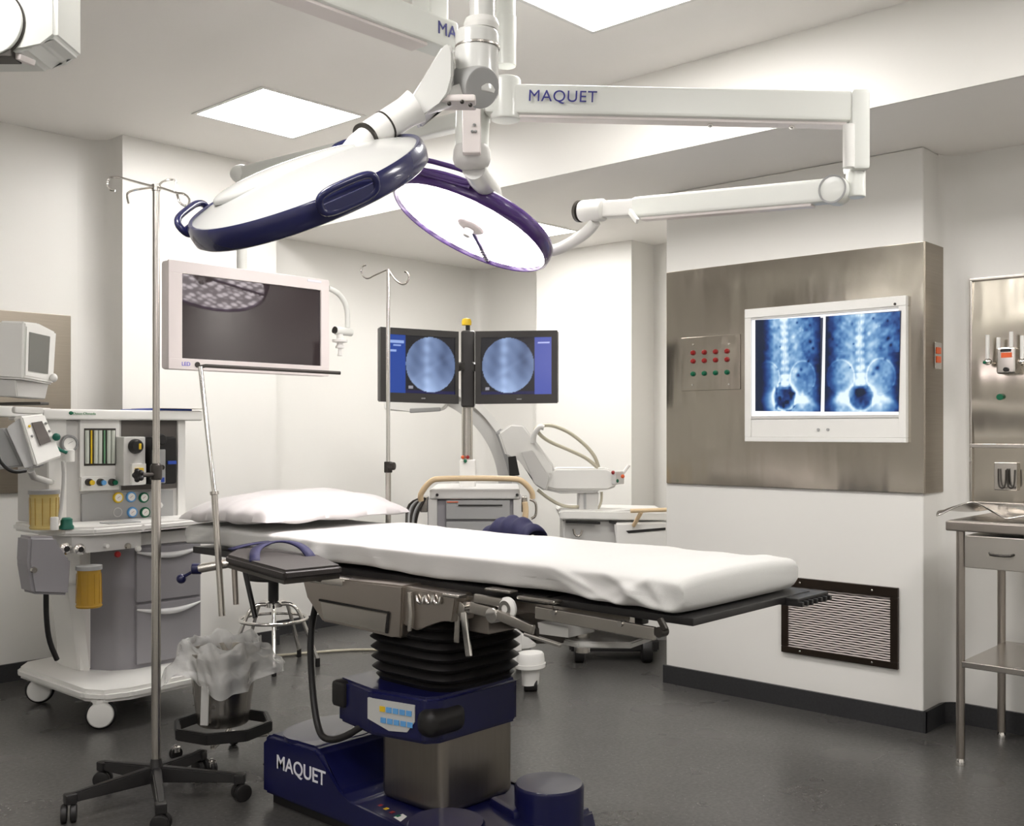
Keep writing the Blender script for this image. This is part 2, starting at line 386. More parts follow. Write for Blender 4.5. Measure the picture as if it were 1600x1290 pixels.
# ------------------------------------------------------------------ surgical lamps
def lamp_frame(c, ang, ratio, up_side):
    """centre, unit vectors of a disc seen as an ellipse whose long axis lies at ang (deg, image) and whose face normal leans"""
    v = (c - O).normalized(); r = V((CR[0], CR[1], 0)); r = (r - v * r.dot(v)).normalized(); u = r.cross(v).normalized() * 1.0
    if u.z < 0: u = -u
    a = math.radians(ang); major = r * math.cos(a) + u * math.sin(a); perp = -r * math.sin(a) + u * math.cos(a)
    if up_side: n = -v * ratio + perp * math.sqrt(1 - ratio * ratio); return major, n          # back of the head turned to us
    dn = -v * ratio - perp * math.sqrt(1 - ratio * ratio); return major, -dn                    # lit face turned to us; n = back normal
def lamp_head(t, c, major, n, R, rimmat, dome, handles, lit):
    x, z = major, n; y = z.cross(x)
    F = lambda a, b, h: c + x * a + y * b + z * h
    MB().lathe([(R * .965, -.034), (R, -.026), (R * 1.012, -.004), (R * 1.005, .018), (R * .985, .028), (R * .955, .026), (R * .955, -.030), (R * .965, -.034)], c, z, 96, up=y).build('rim', rimmat, t, ang=60)
    # shell: shallow dome with a long raised hump
    def shell(u, v):
        r = R * .965 * (u ** .8); th = 2 * PI * v; a, b = r * math.cos(th), r * math.sin(th)
        h = .022 + dome * (1 - u ** 1.8)
        return F(a, b, h)
    MB().grid(shell, 24, 72, wrapv=True).build('shell', 'lamp_shell', t, ang=50)
    def hump(u, v):
        th = 2 * PI * v; sx, sy = R * .62, R * .24; k = math.sin(u * PI / 2)
        a = -R * .12 + sx * k * math.cos(th); b = sy * k * math.sin(th) * (1 - .25 * math.cos(th))
        return F(a, b, .02 + dome * .6 + (dome * .45 + .012) * math.cos(u * PI / 2) ** .7)
    MB().grid(hump, 16, 48, wrapv=True).build('back_cover', 'lamp_shell', t, ang=50)
    g = MB(); g.lathe([(0, -.020), (R * .90, -.020), (R * .955, -.017), (R * .96, -.012), (0, -.010)], c, z, 72, up=y)
    gl = g.build('light_glass', 'led_glass', t)
    if lit:
        q = MB()
        q.lathe([(0, -.03), (.035, -.03), (.05, -.026), (.055, -.02), (0, -.02)], c, z, 32, up=y); q.build('centre_hub', 'bezel', t)
        h = MB(); h.cyl(F(0, 0, -.03), F(0, 0, -.062), .019, .016, 24, bev=.004); h.build('sterile_handle', 'plastic_white', t)
        d1 = (x * .40 + y * .92).normalized(); s1 = z.cross(d1)
        st = MB()
        st.obox(c + d1 * (R * .55) - z * .0235, d1, s1, z, (R * .82, .016, .007), .002); st.build('seam', 'flare_navy', t)
        dd = MB()
        for k in range(5): MB().obox(c + d1 * (R * (.62 + .07 * k)) - z * .0275, d1, s1, z, (.008, .022, .003)).build('seam_clip', 'plastic_grey', t)
    for a, ln, wd, off in handles:
        a = math.radians(a); d = x * math.cos(a) + y * math.sin(a); s = z.cross(d); hc = c + d * (R * 1.01)
        m = MB(); pts = []
        N = 28
        for k in range(N):
            th = 2 * PI * k / N; cx_ = math.copysign(abs(math.cos(th)) ** .55, math.cos(th)) * ln / 2; cy_ = math.copysign(abs(math.sin(th)) ** .7, math.sin(th)) * wd / 2
            pts.append(hc + s * cx_ + (d * .35 + z * .94).normalized() * (cy_ + off) + d * .006)
        m.tube(pts, .0095, 10, closed=True); m.obox(hc + d * .004, s, d, z, (ln * .95, .012, .03), .004)
        m.build('handle', rimmat, t)
    return F

# ---- nearer lamp, seen from its back
d1 = 2.75; c1 = D(482, 296, d1)
t = thing('surgical_lamp', (D(755, 60, 2.95).x, D(755, 60, 2.95).y, CH), 'surgical lamp nearest the camera, white back shell with dark navy rim turned towards us', 'surgical lamp', 'round surgical lamps over the operating table')
mj, nn = lamp_frame(c1, 20.5, .17, True)
FA = lamp_head(t, c1, mj, nn, .325, 'navy', .05, [(-76, .15, .06, .016), (157, .18, .06, .014), (60, .15, .05, .01)], True)
m = MB(); m.obox(D(548, 246, 2.79), mj, nn.cross(mj), nn, (.10, .09, .03), .012); m.build('socket', 'shell_white', t)
J = D(738, 128, 2.95); E0 = D(560, 225, 2.83)
md = MB(); A = D(690, 150, 2.93); B = D(628, 182, 2.89)
md.tube([D(546, 246, 2.79), D(560, 227, 2.83), D(578, 212, 2.85)], [.034, .034, .034], 20)
md.build('wrist', 'plastic_white', t)
m = MB(); m.tube([D(572, 215, 2.845), D(577, 212, 2.85), D(634, 176, 2.895), D(650, 166, 2.90)], [.034, .040, .042, .048], 24); m.build('lower_tube', 'plastic_white', t)
m = MB(); m.tube([D(570, 216.5, 2.84), D(573, 214.5, 2.845)], .0425, 24); m.tube([D(601, 197, 2.868), D(603, 195.7, 2.87)], .0425, 24); m.build('joint_ring', 'dark_metal', t)
# flared elbow plate
el = [(636, 160), (668, 110), (690, 72), (702, 66), (708, 80), (708, 120), (700, 148), (684, 158), (654, 187), (645, 186)]
fr = V((CF[0], CF[1], 0))
m = MB(); m.prism([D(px, py, 2.875) for px, py in el], fr * .085)
bmesh.ops.bevel(m.bm, geom=list(m.bm.edges), offset=.006, segments=2, affect='EDGES'); m.build('elbow_cover', 'shell_white', t, ang=35)
def blk(px0, py0, px1, py1, d): return D(px0, py0, d), D(px1, py1, d)
el2 = [(706, 84), (738, 40), (778, 44), (776, 130), (760, 152), (735, 160), (708, 158), (700, 148)]
m = MB()
C = D(745, 128, 2.98)
m.cyl(D(745, 128, 2.98) - V((0, 0, .045)), D(745, 60, 2.98) + V((0, 0, .02)), .062, seg=36, bev=.012)
m.build('joint_housing', 'shell_white', t)
m = MB(); ax = (D(775, 150, 2.9) - D(715, 110, 3.05)); kc = D(738, 134, 2.965)
nrm = (V((CR[0], CR[1], 0)) * .55 - fr * .75 - Z * .35).normalized()
m.cyl(kc - nrm * .04, kc + nrm * .055, .057, seg=40, bev=.006); m.build('pivot_cap', 'plastic_grey', t)
m = MB(); m.bar(D(652, 170, 2.90), D(735, 140, 2.95), .055, .05, .014); m.build('forearm', 'shell_white', t)
m = MB(); b0 = D(716, 160, 2.93)
m.obox(D(716, 160, 2.93), V((CR[0], CR[1], 0)), fr, Z, (.10, .09, .02), .006); m.build('lower_cover', 'bezel', t)
m = MB()
for q in ((702, 160), (722, 157), (735, 162)): m.ball(D(q[0], q[1] + 2, 2.885), .006)
m.build('screw', 'dark_metal', t)
m = MB(); tb = D(753, 30, 2.98)
m.cyl(D(753, 52, 2.98), V((tb.x, tb.y, 2.86)), .036, seg=32); m.build('drop_tube', 'shell_white', t)
m = MB(); m.lathe([(.036, -.02), (.046, -.018), (.050, -.005), (.050, 0), (.046, .012), (.036, .014)], D(752, 38, 2.98), Z, 32); m.build('collar', 'plastic_white', t)
m = MB(); m.lathe([(.0625, 0), (.0645, .002), (.0645, .007), (.0625, .009)], D(746, 78, 2.98), Z, 36); m.build('locking_ring', 'steel_bare', t)
HUB = D(790, 60, 3.42)
m = MB(); m.bar(V((tb.x, tb.y, 2.86)) , V((HUB.x, HUB.y, 2.86)), .09, .10, .02); m.build('extension_arm', 'arm_white', t)

# ---- spindle with the arm reaching to the upper left
t = thing('ceiling_pendant', (HUB.x, HUB.y, CH), 'pale ceiling pendant arm running off the upper left, its blue lettering half hidden', 'ceiling pendant')
m = MB(); m.cyl(V((HUB.x, HUB.y, D(790, 104, 3.42).z)), V((HUB.x, HUB.y, D(790, 26, 3.42).z)), .034, seg=32, bev=.003); m.build('end_sleeve', 'arm_white', t)
m = MB(); m.cyl(V((HUB.x, HUB.y, D(790, 26, 3.42).z)), V((HUB.x, HUB.y, CH)), .032, seg=32); m.lathe([(.032, 0), (.11, .0), (.12, .05), (.12, .07), (0, .07)], (HUB.x, HUB.y, CH - .07), Z, 40); m.build('spindle', 'arm_white', t)
a0 = D(708, 55, 3.38); a1 = a0 - X * 1.9
m = MB(); m.box(a0 + V((.03, .0, -.048)), a1 + V((0, .1, .052)), .014); m.build('arm_beam', 'arm_white', t)
m = MB(); m.box(a0 + V((-.10, .012, -.058)), a1 + V((0, .088, -.047)), .003); m.build('cover_strip', 'bezel', t)
m = MB(); m.box(D(688, 0, 3.34) + V((-.02, .03, .12)), D(688, 40, 3.34) + V((.07, .12, 0)), .012); m.build('bearing_block', 'arm_white', t)
text_part('lettering', 'MAQUET', .058, a0 + V((.052, -.0012, .006)), X, Z, 'navy_print', t, space=1.05)

# ---- far lamp, lit face towards us, on the right-hand arm
d2 = 4.0; c2 = D(739, 347, d2)
t = thing('surgical_lamp', (D(740, 200, 3.42).x, D(740, 200, 3.42).y, CH), 'lit surgical lamp with flare-tinted navy rim, glowing face towards us, on long lettered arm', 'surgical lamp', 'round surgical lamps over the operating table')
mj, nn = lamp_frame(c2, -26.5, .32, False)
FB = lamp_head(t, c2, mj, nn, .325, 'flare_navy', .05, [(-119, .24, .045, .020)], True)
LIT = (c2, nn)
PC = D(742, 200, 3.46)
m = MB(); m.cyl(D(737, 232, 3.46), D(740, 130, 3.46), .056, seg=36); m.build('drop_sleeve', 'arm_white', t)
m = MB(); m.lathe([(0, 0), (.035, 0), (.056, .012), (.063, .03), (.062, .06), (.056, .075), (0, .075)], D(737, 264, 3.46), Z, 36); m.build('sleeve_cap', 'plastic_lightgrey', t)
m = MB(); k = D(737, 205, 3.39); m.box(k + V((-.03, -.02, -.075)), k + V((.03, .02, .085)), .006, rot=Matrix.Rotation(YAW - PI / 2, 3, 'Z')); kb = m.build('control_box', 'bezel', t)
m = MB()
for a, b in ((738, 205), (743, 205), (741, 195)): m.ball(D(a, b, 3.365), .005)
m.build('control_button', 'plastic_grey', t)
m = MB(); m.tube([D(740, 262, 3.47), D(752, 282, 3.6), D(768, 296, 3.85), FB(.08, .0, .07)], [.04, .042, .036, .03], 18, sm=2); m.build('neck', 'shell_white', t)
r0 = D(758, 158, 3.43); r1 = D(1330, 171, 3.36)
m = MB(); m.bar(r0, r1, .085, .098, .014); m.build('extension_arm', 'arm_white', t)
m = MB(); ff = (r1 - r0).normalized(); m.bar(r0 + ff * .02 - Z * .052, r1 - ff * .02 - Z * .052, .055, .012, .003); m.build('cover_strip', 'bezel', t)
m = MB()
m = None
for u in (.62, .84): MB().ball(r0.lerp(r1, u) - Z * .06, .009).build('strip_screw', 'chrome', t)
side = (ff.cross(Z)).normalized()
text_part('lettering', 'MAQUET', .052, D(879, 151, 3.362), ff, Z, 'navy_print', t, space=1.08)
m = MB(); m.box(D(1326, 146, 3.36) - fr * .04, D(1352, 268, 3.36) + fr * .05, .012, rot=Matrix.Rotation(0, 3, 'Z'))
m = MB(); e = D(1338, 145, 3.36); e2 = D(1338, 270, 3.36)
m.obox((e + e2) / 2, V((CR[0], CR[1], 0)), fr, Z, (.062, .10, (e - e2).length), .014); m.build('elbow_post', 'arm_white', t)
m = MB(); m.cyl(D(1326, 195, 3.31), D(1326, 262, 3.31), .018, seg=20); m.build('elbow_pin', 'plastic_white', t)
m = MB(); m.cyl(D(1337, 268, 3.36), D(1337, 309, 3.36), .031, seg=30, bev=.006); m.build('swivel', 'arm_white', t)
s0 = D(1306, 298, 3.37); s1 = D(990, 326, 3.82)
m = MB(); m.bar(s0, s1, .06, .078, .014)
q = (s0 - s1).normalized(); sd = q.cross(Z).normalized(); m.cyl(s0 - sd * .033, s0 + sd * .033, .045, seg=36, bev=.006); m.build('spring_arm', 'arm_white', t)
MB().lathe([(.040, 0), (.0455, 0), (.0455, .003), (.040, .003)], s0 + sd * .032, sd, 36).build('end_seam', 'plastic_grey', t)
m = MB(); m.bar(s0.lerp(s1, .1) - Z * .042, s0.lerp(s1, .95) - Z * .042, .04, .01, .003); m.build('trim_strip', 'bezel', t)
m = MB(); m.bar(D(995, 325, 3.81), D(942, 328, 3.89), .055, .062, .01)
m.bar(D(984, 330, 3.80), D(996, 346, 3.74), .012, .02, .003); m.build('arm_knuckle', 'plastic_white', t)
m = MB(); m.cyl(D(944, 328, 3.87), D(908, 330, 3.93), .042, .040, seg=30, bev=.008); m.build('end_swivel', 'plastic_white', t)
m = MB(); m.cyl(D(909, 330, 3.925), D(905, 330, 3.935), .041, seg=30); m.build('end_ring', 'dark_metal', t)
m = MB(); m.tube([D(930, 346, 3.9), D(922, 358, 3.92), D(900, 375, 3.98), D(868, 392, 4.05), D(840, 392, 4.12), FB(.12, .02, .05)], .022, 16, sm=2); m.build('curved_yoke', 'plastic_white', t)

# lamps give light
def lamp_light(nm, c, n, power, r=.29):
    l = bpy.data.lights.new(nm, 'AREA'); l.shape = 'DISK'; l.size = 2 * r; l.energy = power; l.spread = math.radians(75); l.color = (1, .93, .93)
    o = bpy.data.objects.new(nm, l); COL.objects.link(o); o.location = c - n * .035
    o.rotation_euler = (-n).to_track_quat('-Z', 'Y').to_euler()
    return o
lamp_light('lamp_beam', c2, LIT[1], LAMP_W)

# ---- hanging display
t = thing('hanging_monitor', (D(378, 405, 4.5).x, D(378, 405, 4.5).y + .05, CH), 'large white framed flat monitor hanging from the ceiling, dark screen reflecting the lamp', 'monitor')
MY = 3.77; p0 = onY(261, 405, MY); p1 = onY(512, 588, MY); x0, x1 = p0.x, p1.x; z0, z1 = onY(512, 588, MY).z, p0.z
rm = Matrix.Rotation(math.radians(0), 3, 'Z')
m = MB(); m.box((x0, MY, z0), (x1, MY + .05, z1), .012)
m.build('housing', 'bezel', t)
fb = MB(); bx0, bx1, bz0, bz1 = x0 + .06, x1 - .045, z0 + .045, z1 - .05
fb.box((x0, MY - .012, bz1), (x1, MY, z1), .004).box((x0, MY - .012, z0), (x1, MY, bz0), .004).box((x0, MY - .012, bz0 - .002), (bx0, MY, bz1 + .002), .003).box((bx1, MY - .012, bz0 - .002), (x1, MY, bz1 + .002), .003)
fb.build('bezel_frame', 'bezel', t)
MB().box((bx0, MY - .004, bz0), (bx1, MY - .001, bz1)).build('screen', 'screen_dark', t)
text_part('badge', 'LED', .022, (x0 + .075, MY - .0125, z0 + .022), X, Z, 'print_blue', t)
MB().cyl((x0 + .125, MY - .016, z0 + .022), (x0 + .125, MY - .011, z0 + .022), .011).build('power_button', 'dark_metal', t)
MB().box((x1 - .12, MY - .0135, z1 - .018), (x1 - .045, MY - .0115, z1 - .008)).build('sticker', 'print_white', t)
PX_ = onY(378, 380, MY + .09)
m = MB(); m.cyl((PX_.x, MY + .09, z1 - .15), (PX_.x, MY + .09, 2.42), .022, seg=24); m.box((PX_.x - .06, MY + .05, z1 - .26), (PX_.x + .06, MY + .115, z1 - .13), .008); m.build('drop_tube', 'arm_white', t)
top = V((PX_.x, MY + .09, 2.44)); hb = V((HUB.x, HUB.y, 2.50))
m = MB(); m.ball(top, .05, (1, 1, .8)); m.bar(top, hb + (top - hb).normalized() * .09 + V((0, 0, -.1)), .055, .06, .012); m.build('spring_arm', 'arm_white', t)
m = MB(); m.cyl((HUB.x, HUB.y, 2.36), (HUB.x, HUB.y, 2.5), .05, seg=30, bev=.01); m.build('hub_joint', 'arm_white', t)
yk = MY + .02
m = MB(); m.tube([onY(513, 450, yk), onY(530, 458, yk), onY(543, 480, yk), onY(543, 512, yk)], .012, 12, sm=2)
m.cyl(onY(524, 516, yk), onY(549, 519, yk), .019, seg=20, bev=.003); m.build('side_yoke', 'arm_white', t)
m = MB(); c_ = onY(531, 520, yk)
m.lathe([(0, 0), (.009, 0), (.012, .004), (.009, .01), (.008, .034), (.02, .036), (.02, .044), (.014, .05), (.014, .06), (.034, .064), (.034, .074), (.015, .078), (.015, .1)], c_ - Z * .105, Z, 24); m.build('camera_pin', 'plastic_white', t)
m = MB(); m.cyl(onY(522, 515, yk), onY(524.5, 516, yk), .016); m.build('yoke_ring', 'dark_metal', t)

# ---- pendant corner at the top left edge
dpt = 2.7
t = thing('ceiling_pendant', (D(-40, -60, dpt).x, D(-40, -60, dpt).y, CH), 'white pendant arm joint with round cap at the top left corner of the picture', 'ceiling pendant')
pf = [(-90, -70), (88, -70), (88, 58), (60, 62), (36, 80), (-90, 82)]
m = MB(); m.prism([D(px, py, dpt) for px, py in pf], fr * .16); bmesh.ops.bevel(m.bm, geom=list(m.bm.edges), offset=.010, segments=3, affect='EDGES'); m.build('joint_block', 'arm_white', t, ang=35)
cc = D(-18, 35, dpt - .004)
m = MB(); m.cyl(cc + fr * .01, cc - fr * .012, .09, seg=56, bev=.004); m.build('round_cap', 'arm_white', t)
m = MB(); m.lathe([(.09, 0), (.0945, 0), (.0945, .006), (.09, .006)], cc - fr * -.004, -fr, 56); m.build('cap_groove', 'dark_metal', t)
m = MB(); m.bar(D(-90, 89, dpt + .02), D(26, 89, dpt + .02), .06, .018, .002); m.build('bottom_bracket', 'dark_metal', t)
m = MB(); m.bar(D(8, 86, dpt + .06), D(44, 94, dpt + .03), .05, .016, .003); m.build('bracket_tongue', 'bezel', t)
m = MB(); bq = D(-50, -60, dpt + .08); m.cyl((bq.x, bq.y, bq.z - .02), (bq.x, bq.y, CH), .05, seg=32); m.build('drop_tube', 'arm_white', t)

# ------------------------------------------------------------------ operating table (long axis along Y, foot end towards the camera)
TX0, TX1, TY0, TY1 = 2.34, 2.98, 1.53, 4.02
t = thing('operating_table', (2.5, 2.6, 0), 'operating table with navy blue base, black bellows and steel column under the white mattress', 'operating table')
# base: tall hump at the head end, low tray round the column, long foot
def loft_side(prof, x0, x1, bev):
    m = MB(); m.prism([V((x0, y, z)) for y, z in prof], (x1 - x0, 0, 0))
    bmesh.ops.bevel(m.bm, geom=list(m.bm.edges), offset=bev, segments=3, affect='EDGES'); return m
prof = [(3.24, .035), (3.24, .225), (3.20, .255), (2.93, .262), (2.90, .25), (2.80, .13), (2.74, .105), (2.14, .10), (2.12, .035)]
loft_side(prof, 2.19, 2.74, .014).build('base', 'table_blue', t, ang=35)
MB().box((2.22, 2.16, 0), (2.72, 3.21, .036)).build('base_skirt', 'rubber', t)
m = MB(); m.lathe([(0, 0), (.17, 0), (.185, .012), (.185, .025), (0, .034)], (2.40, 3.08, .235), Z, 48, sx=1.1, sy=.8); m.build('base_hump', 'table_blue', t)
c = onZ(697, 1282, .135)
MB().lathe([(0, -.04), (.118, -.04), (.122, -.01), (.116, .0), (.0, .004)], c, Z, 56).build('foot_cover', 'table_blue', t)
c = onZ(858, 1222, .20); c.x += .0
MB().lathe([(0, -.15), (.112, -.15), (.114, -.01), (.108, .0), (0, .003)], V((c.x, c.y, .20)), Z, 56).build('foot_cover', 'table_blue', t)
MB().bar(V((c.x - .05, c.y + .02, .09)), V((2.6, 2.4, .09)), .16, .08, .02).build('foot_bracket', 'table_blue', t)
text_part('lettering', 'MAQUET', .070, (2.1893, 3.005, .165), -Y, Z, 'print_white', t, bold=.0006)
# pedal label on the low tray
lb = [onZ(px, py, .1015) for px, py in ((582, 1258), (596, 1252), (636, 1276), (626, 1284))]
MB().prism(lb, (0, 0, .002)).build('pedal_label', 'plastic_white', t)
for k, cm in enumerate(('signal_red', 'yellow', 'signal_red', 'signal_green')):
    a = lb[0].lerp(lb[3], .5).lerp(lb[1].lerp(lb[2], .5), 0); u = (k + .7) / 4.6
    p = lb[0].lerp(lb[3], u).lerp(lb[1].lerp(lb[2], u), .45)
    MB().box(p + V((-.008, -.007, .0)), p + V((.008, .007, .0035))).build('pedal_symbol', cm, t)
# column: outer and inner steel sleeves
CXA, CXB, CYA, CYB = 2.325, 2.665, 2.43, 2.74
MB().box((CXA, CYA, .10), (CXB, CYB, .40), .03, seg=4).build('column_sleeve', 'column_steel', t)
MB().box((CXA + .03, CYA + .02, .3), (CXB - .03, CYB - .02, .56), .02).build('inner_column', 'steel_dull', t)
# blue control collar
cp = [(2.24, 2.86), (2.205, 2.65), (2.25, 2.435), (2.295, 2.405), (2.65, 2.405), (2.67, 2.43), (2.67, 2.80), (2.64, 2.86)]
m = MB(); m.prism([V((x, y, .385)) for x, y in cp], (0, 0, .15)); bmesh.ops.translate(m.bm, verts=m.bm.verts, vec=(0, 0, -.03)); bmesh.ops.bevel(m.bm, geom=list(m.bm.edges), offset=.012, segments=3, affect='EDGES'); m.build('control_collar', 'table_blue', t, ang=35)
MB().box((2.215, 2.80, .41), (2.30, 2.87, .50), .015).build('collar_bumper', 'rubber', t)
m = MB(); m.box((2.232, 2.385, .38), (2.40, 2.47, .47), .035, seg=5); m.build('collar_knob', 'rubber', t)
kp = [(574, 1080), (600, 1080), (631, 1090), (631, 1113), (620, 1123), (603, 1121), (575, 1106)]
fx = 2.262
def collar_pt(px, py):
    # on the collar's slanted flank from (2.255,2.60) to (2.30,2.385)
    a, b = V((2.255, 2.60, 0)), V((2.30, 2.385, 0)); n = V((-(a - b).y, (a - b).x, 0)).normalized(); n = -n if n.x > 0 else n
    r = ray(px, py); s = (a - O).dot(n) / r.dot(n); p = O + r * s; return p + n * .003
a, b = V((2.255, 2.60, 0)), V((2.30, 2.385, 0)); dn = V((-(a - b).y, (a - b).x, 0)).normalized(); dn = -dn if dn.x > 0 else dn
kp = [(2.585, .508), (2.40, .508), (2.40, .455), (2.43, .418), (2.50, .412), (2.585, .44)]
def cp_(y, z, o=0): y += .07; k = (2.65 - y) / (2.65 - 2.435); return V((2.205 + .045 * k, y, z - .03)) + dn * o
MB().prism([cp_(y, z, -.004) for y, z in kp], dn * .008).build('keypad', 'keypad', t)
for r_ in range(2):
    for k in range(5):
        y = 2.535 - .026 * k - .004 * r_; z = .488 - r_ * .036
        MB().prism([cp_(y, z, .004), cp_(y - .020, z, .004), cp_(y - .020, z - .017, .004), cp_(y, z - .017, .004)], dn * .003).build('key', 'yellow' if (r_ == 0 and k == 0) else 'blue', t)
# bellows
m = MB(); N = 9; zb, zt = .495, .80; cx, cy = 2.50, 2.60
def sq(a, r, k=5.0): c_, s_ = math.cos(a), math.sin(a); q = (abs(c_) ** k + abs(s_) ** k) ** (-1 / k); return cx + r * q * c_, cy + r * q * s_
rings = []; SEG = 64
for i in range(N * 4 + 1):
    u = i / (N * 4); ph = i % 4; fold = (0, .6, 1, .6)[ph]; z = zb + (zt - zb) * u
    rr = .178 + .018 * u + fold * .024 * (1 if u > .06 else .3)
    rings.append([m.bm.verts.new((*sq(2 * PI * k / SEG, rr), z)) for k in range(SEG)])
for a, b in zip(rings, rings[1:]):
    for k in range(SEG): m.bm.faces.new((a[k], a[(k + 1) % SEG], b[(k + 1) % SEG], b[k]))
m.bm.faces.new(rings[0][::-1]); m.bm.faces.new(rings[-1]); m.build('bellows', 'rubber', t, ang=80)
# steel under-frame
def ufbox(nm, x0, y0, z0, x1, y1, z1, mt='steel_dull', bev=.006, lab=None):
    o = MB().box((x0, y0, z0), (x1, y1, z1), bev).build(nm, mt, t)
    if lab: o['label'] = lab
    return o
# side housing with long slot (left block)
hx = 2.262
hp = [onX(px, py, hx) for px, py in ((470, 898), (629, 915), (626, 997), (612, 995), (560, 982), (503, 971), (479, 934))]
m = MB(); m.prism(hp, (.12, 0, 0)); bmesh.ops.bevel(m.bm, geom=list(m.bm.edges), offset=.006, segments=2, affect='EDGES'); m.build('side_housing', 'steel_dull', t, ang=35)
hq = [onX(px, py, hx - .004) for px, py in ((501, 940), (604, 960), (601, 988), (560, 978), (505, 966))]
m = MB(); m.prism(hq, (.006, 0, 0)); m.build('housing_panel', 'steel_bare', t)
m = MB(); ga, gb, gc = [onX(px, py, hx - .003) for px, py in ((499, 937), (607, 957), (604, 989))]
m.bar(ga, gb, .006, .007); m.bar(gb, gc, .006, .007); m.build('housing_groove', 'gap', t)
ax_ = [onX(px, py, 2.275) for px, py in ((629, 916), (712, 930), (706, 972), (690, 968), (650, 985), (629, 975))]
m = MB(); m.prism(ax_, (.10, 0, 0)); bmesh.ops.bevel(m.bm, geom=list(m.bm.edges), offset=.004, segments=2, affect='EDGES'); m.build('hinge_plate', 'steel_dull', t, ang=35)
ufbox('torso_frame', 2.36, 2.0, .80, 2.94, 3.5, .835, 'steel_dull')
ufbox('cross_member', 2.40, 2.30, .70, 2.85, 2.95, .80, 'steel_dull')
# black deck under the mattress
ufbox('deck', TX0 + .01, 2.02, .832, TX1 - .01, 3.45, .858, 'black', .004)
ufbox('head_deck', TX0 + .02, 3.5, .83, TX1 - .02, 4.0, .858, 'black', .004)
ufbox('leg_deck', TX0 - .0, 1.50, .836, TX1 + .02, 2.0, .858, 'black', .004)
# side rails
def rail(x, y0, y1, z=.80, h=.03):
    MB().box((x, y0, z - h / 2), (x + .012, y1, z + h / 2), .003).build('side_rail', 'steel_bare', t)
    for yy in (y0 + .06, y1 - .06): MB().cyl((x, yy, z), (x + (.045 if x < 2.6 else -.045), yy, z), .008).build('rail_bolt', 'steel_bare', t)
rail(2.322, 2.12, 3.12, .817); rail(3.0, 2.1, 3.1, .80)
XR = 2.30
def q_(px, py, x=XR): return onX(px, py, x)
MB().bar(q_(838, 956), q_(1024, 990), .014, .036, .003).build('leg_rail', 'steel_bare', t)
for a in (868, 972): MB().cyl(q_(a, 956 + (a - 868) * .17) - X * .012, q_(a, 956 + (a - 868) * .17) + X * .012, .008).build('rail_knob', 'chrome', t)
MB().bar(q_(812, 938, 2.38), q_(988, 966, 2.38), .03, .045, .004).build('leg_frame', 'steel_bare', t)
MB().bar((2.93, 2.02, .81), (2.93, 1.66, .812), .03, .045, .004).build('leg_frame', 'steel_bare', t)
MB().prism([q_(a, b, 2.33) for a, b in ((840, 972), (888, 980), (888, 996), (842, 990))], (.12, 0, 0)).build('leg_plate', 'plastic_lightgrey', t)
MB().box(q_(991, 958, 2.36), q_(1004, 976, 2.36) + V((.03, 0, 0)), .003).build('leg_post', 'black', t)
m = MB(); m.bar(q_(1031, 966), q_(1040, 984), .014, .016, .003); m.cyl(q_(1032, 987) - X * .01, q_(1032, 987) + X * .02, .014, seg=20); m.build('rail_clamp', 'dark_metal', t)
wc = q_(793, 950)
MB().lathe([(0, -.012), (.022, -.012), (.034, -.004), (.034, .004), (.022, .012), (0, .012)], wc, X, 36).build('hinge_wheel', 'plastic_white', t)
MB().lathe([(.012, -.014), (.024, -.014), (.024, -.011), (.012, -.011)], wc, X, 36).build('hinge_ring', 'chrome', t)
MB().bar(q_(724, 955, 2.29), q_(733, 1026, 2.285), .012, .028, .005).build('release_lever', 'chrome', t)
MB().cyl(q_(722, 950) - X * .012, q_(722, 950) + X * .05, .022, seg=24, bev=.003).build('lever_pivot', 'steel_bare', t)
MB().bar(q_(715, 960), q_(713, 1004), .010, .018, .004).build('release_lever', 'steel_bare', t)
MB().bar(q_(742, 934), q_(800, 944), .014, .028, .004).build('upper_link', 'steel_bare', t)
MB().bar(q_(736, 948), q_(775, 958), .016, .036, .004).build('lower_link', 'steel_bare', t)
MB().bar(q_(778, 960, 2.285), q_(834, 984, 2.285), .016, .030, .004).build('hinge_link', 'steel_bare', t)
MB().cyl(q_(774, 960) - X * .02, q_(774, 960) + X * .03, .024, seg=24, bev=.003).build('link_pivot', 'chrome', t)
MB().bar(q_(820, 990, 2.31), q_(876, 1008, 2.29), .012, .012, .003).build('gas_strut', 'chrome', t)
MB().box(q_(806, 930), q_(866, 945) + X * .04, .006).build('clamp_block', 'steel_bare', t)
MB().box(q_(756, 918), q_(796, 928) + X * .04, .004).build('clamp_block', 'steel_bare', t)
MB().box(q_(690, 926, 2.27), q_(716, 936, 2.27) + X * .04, .004).build('clamp_block', 'steel_bare', t)
for a in (650, 664, 676):
    MB().tube([q_(a, 930, 2.27), q_(a + 3, 942, 2.266), q_(a + 10, 943, 2.266), q_(a + 12, 932, 2.27)], .0045, 8, sm=1).build('rail_hook', 'chrome', t)
MB().tube([q_(640, 925, 2.262), q_(642, 960, 2.262), q_(640, 985, 2.262)], .008, 10).build('vertical_rod', 'steel_bare', t)
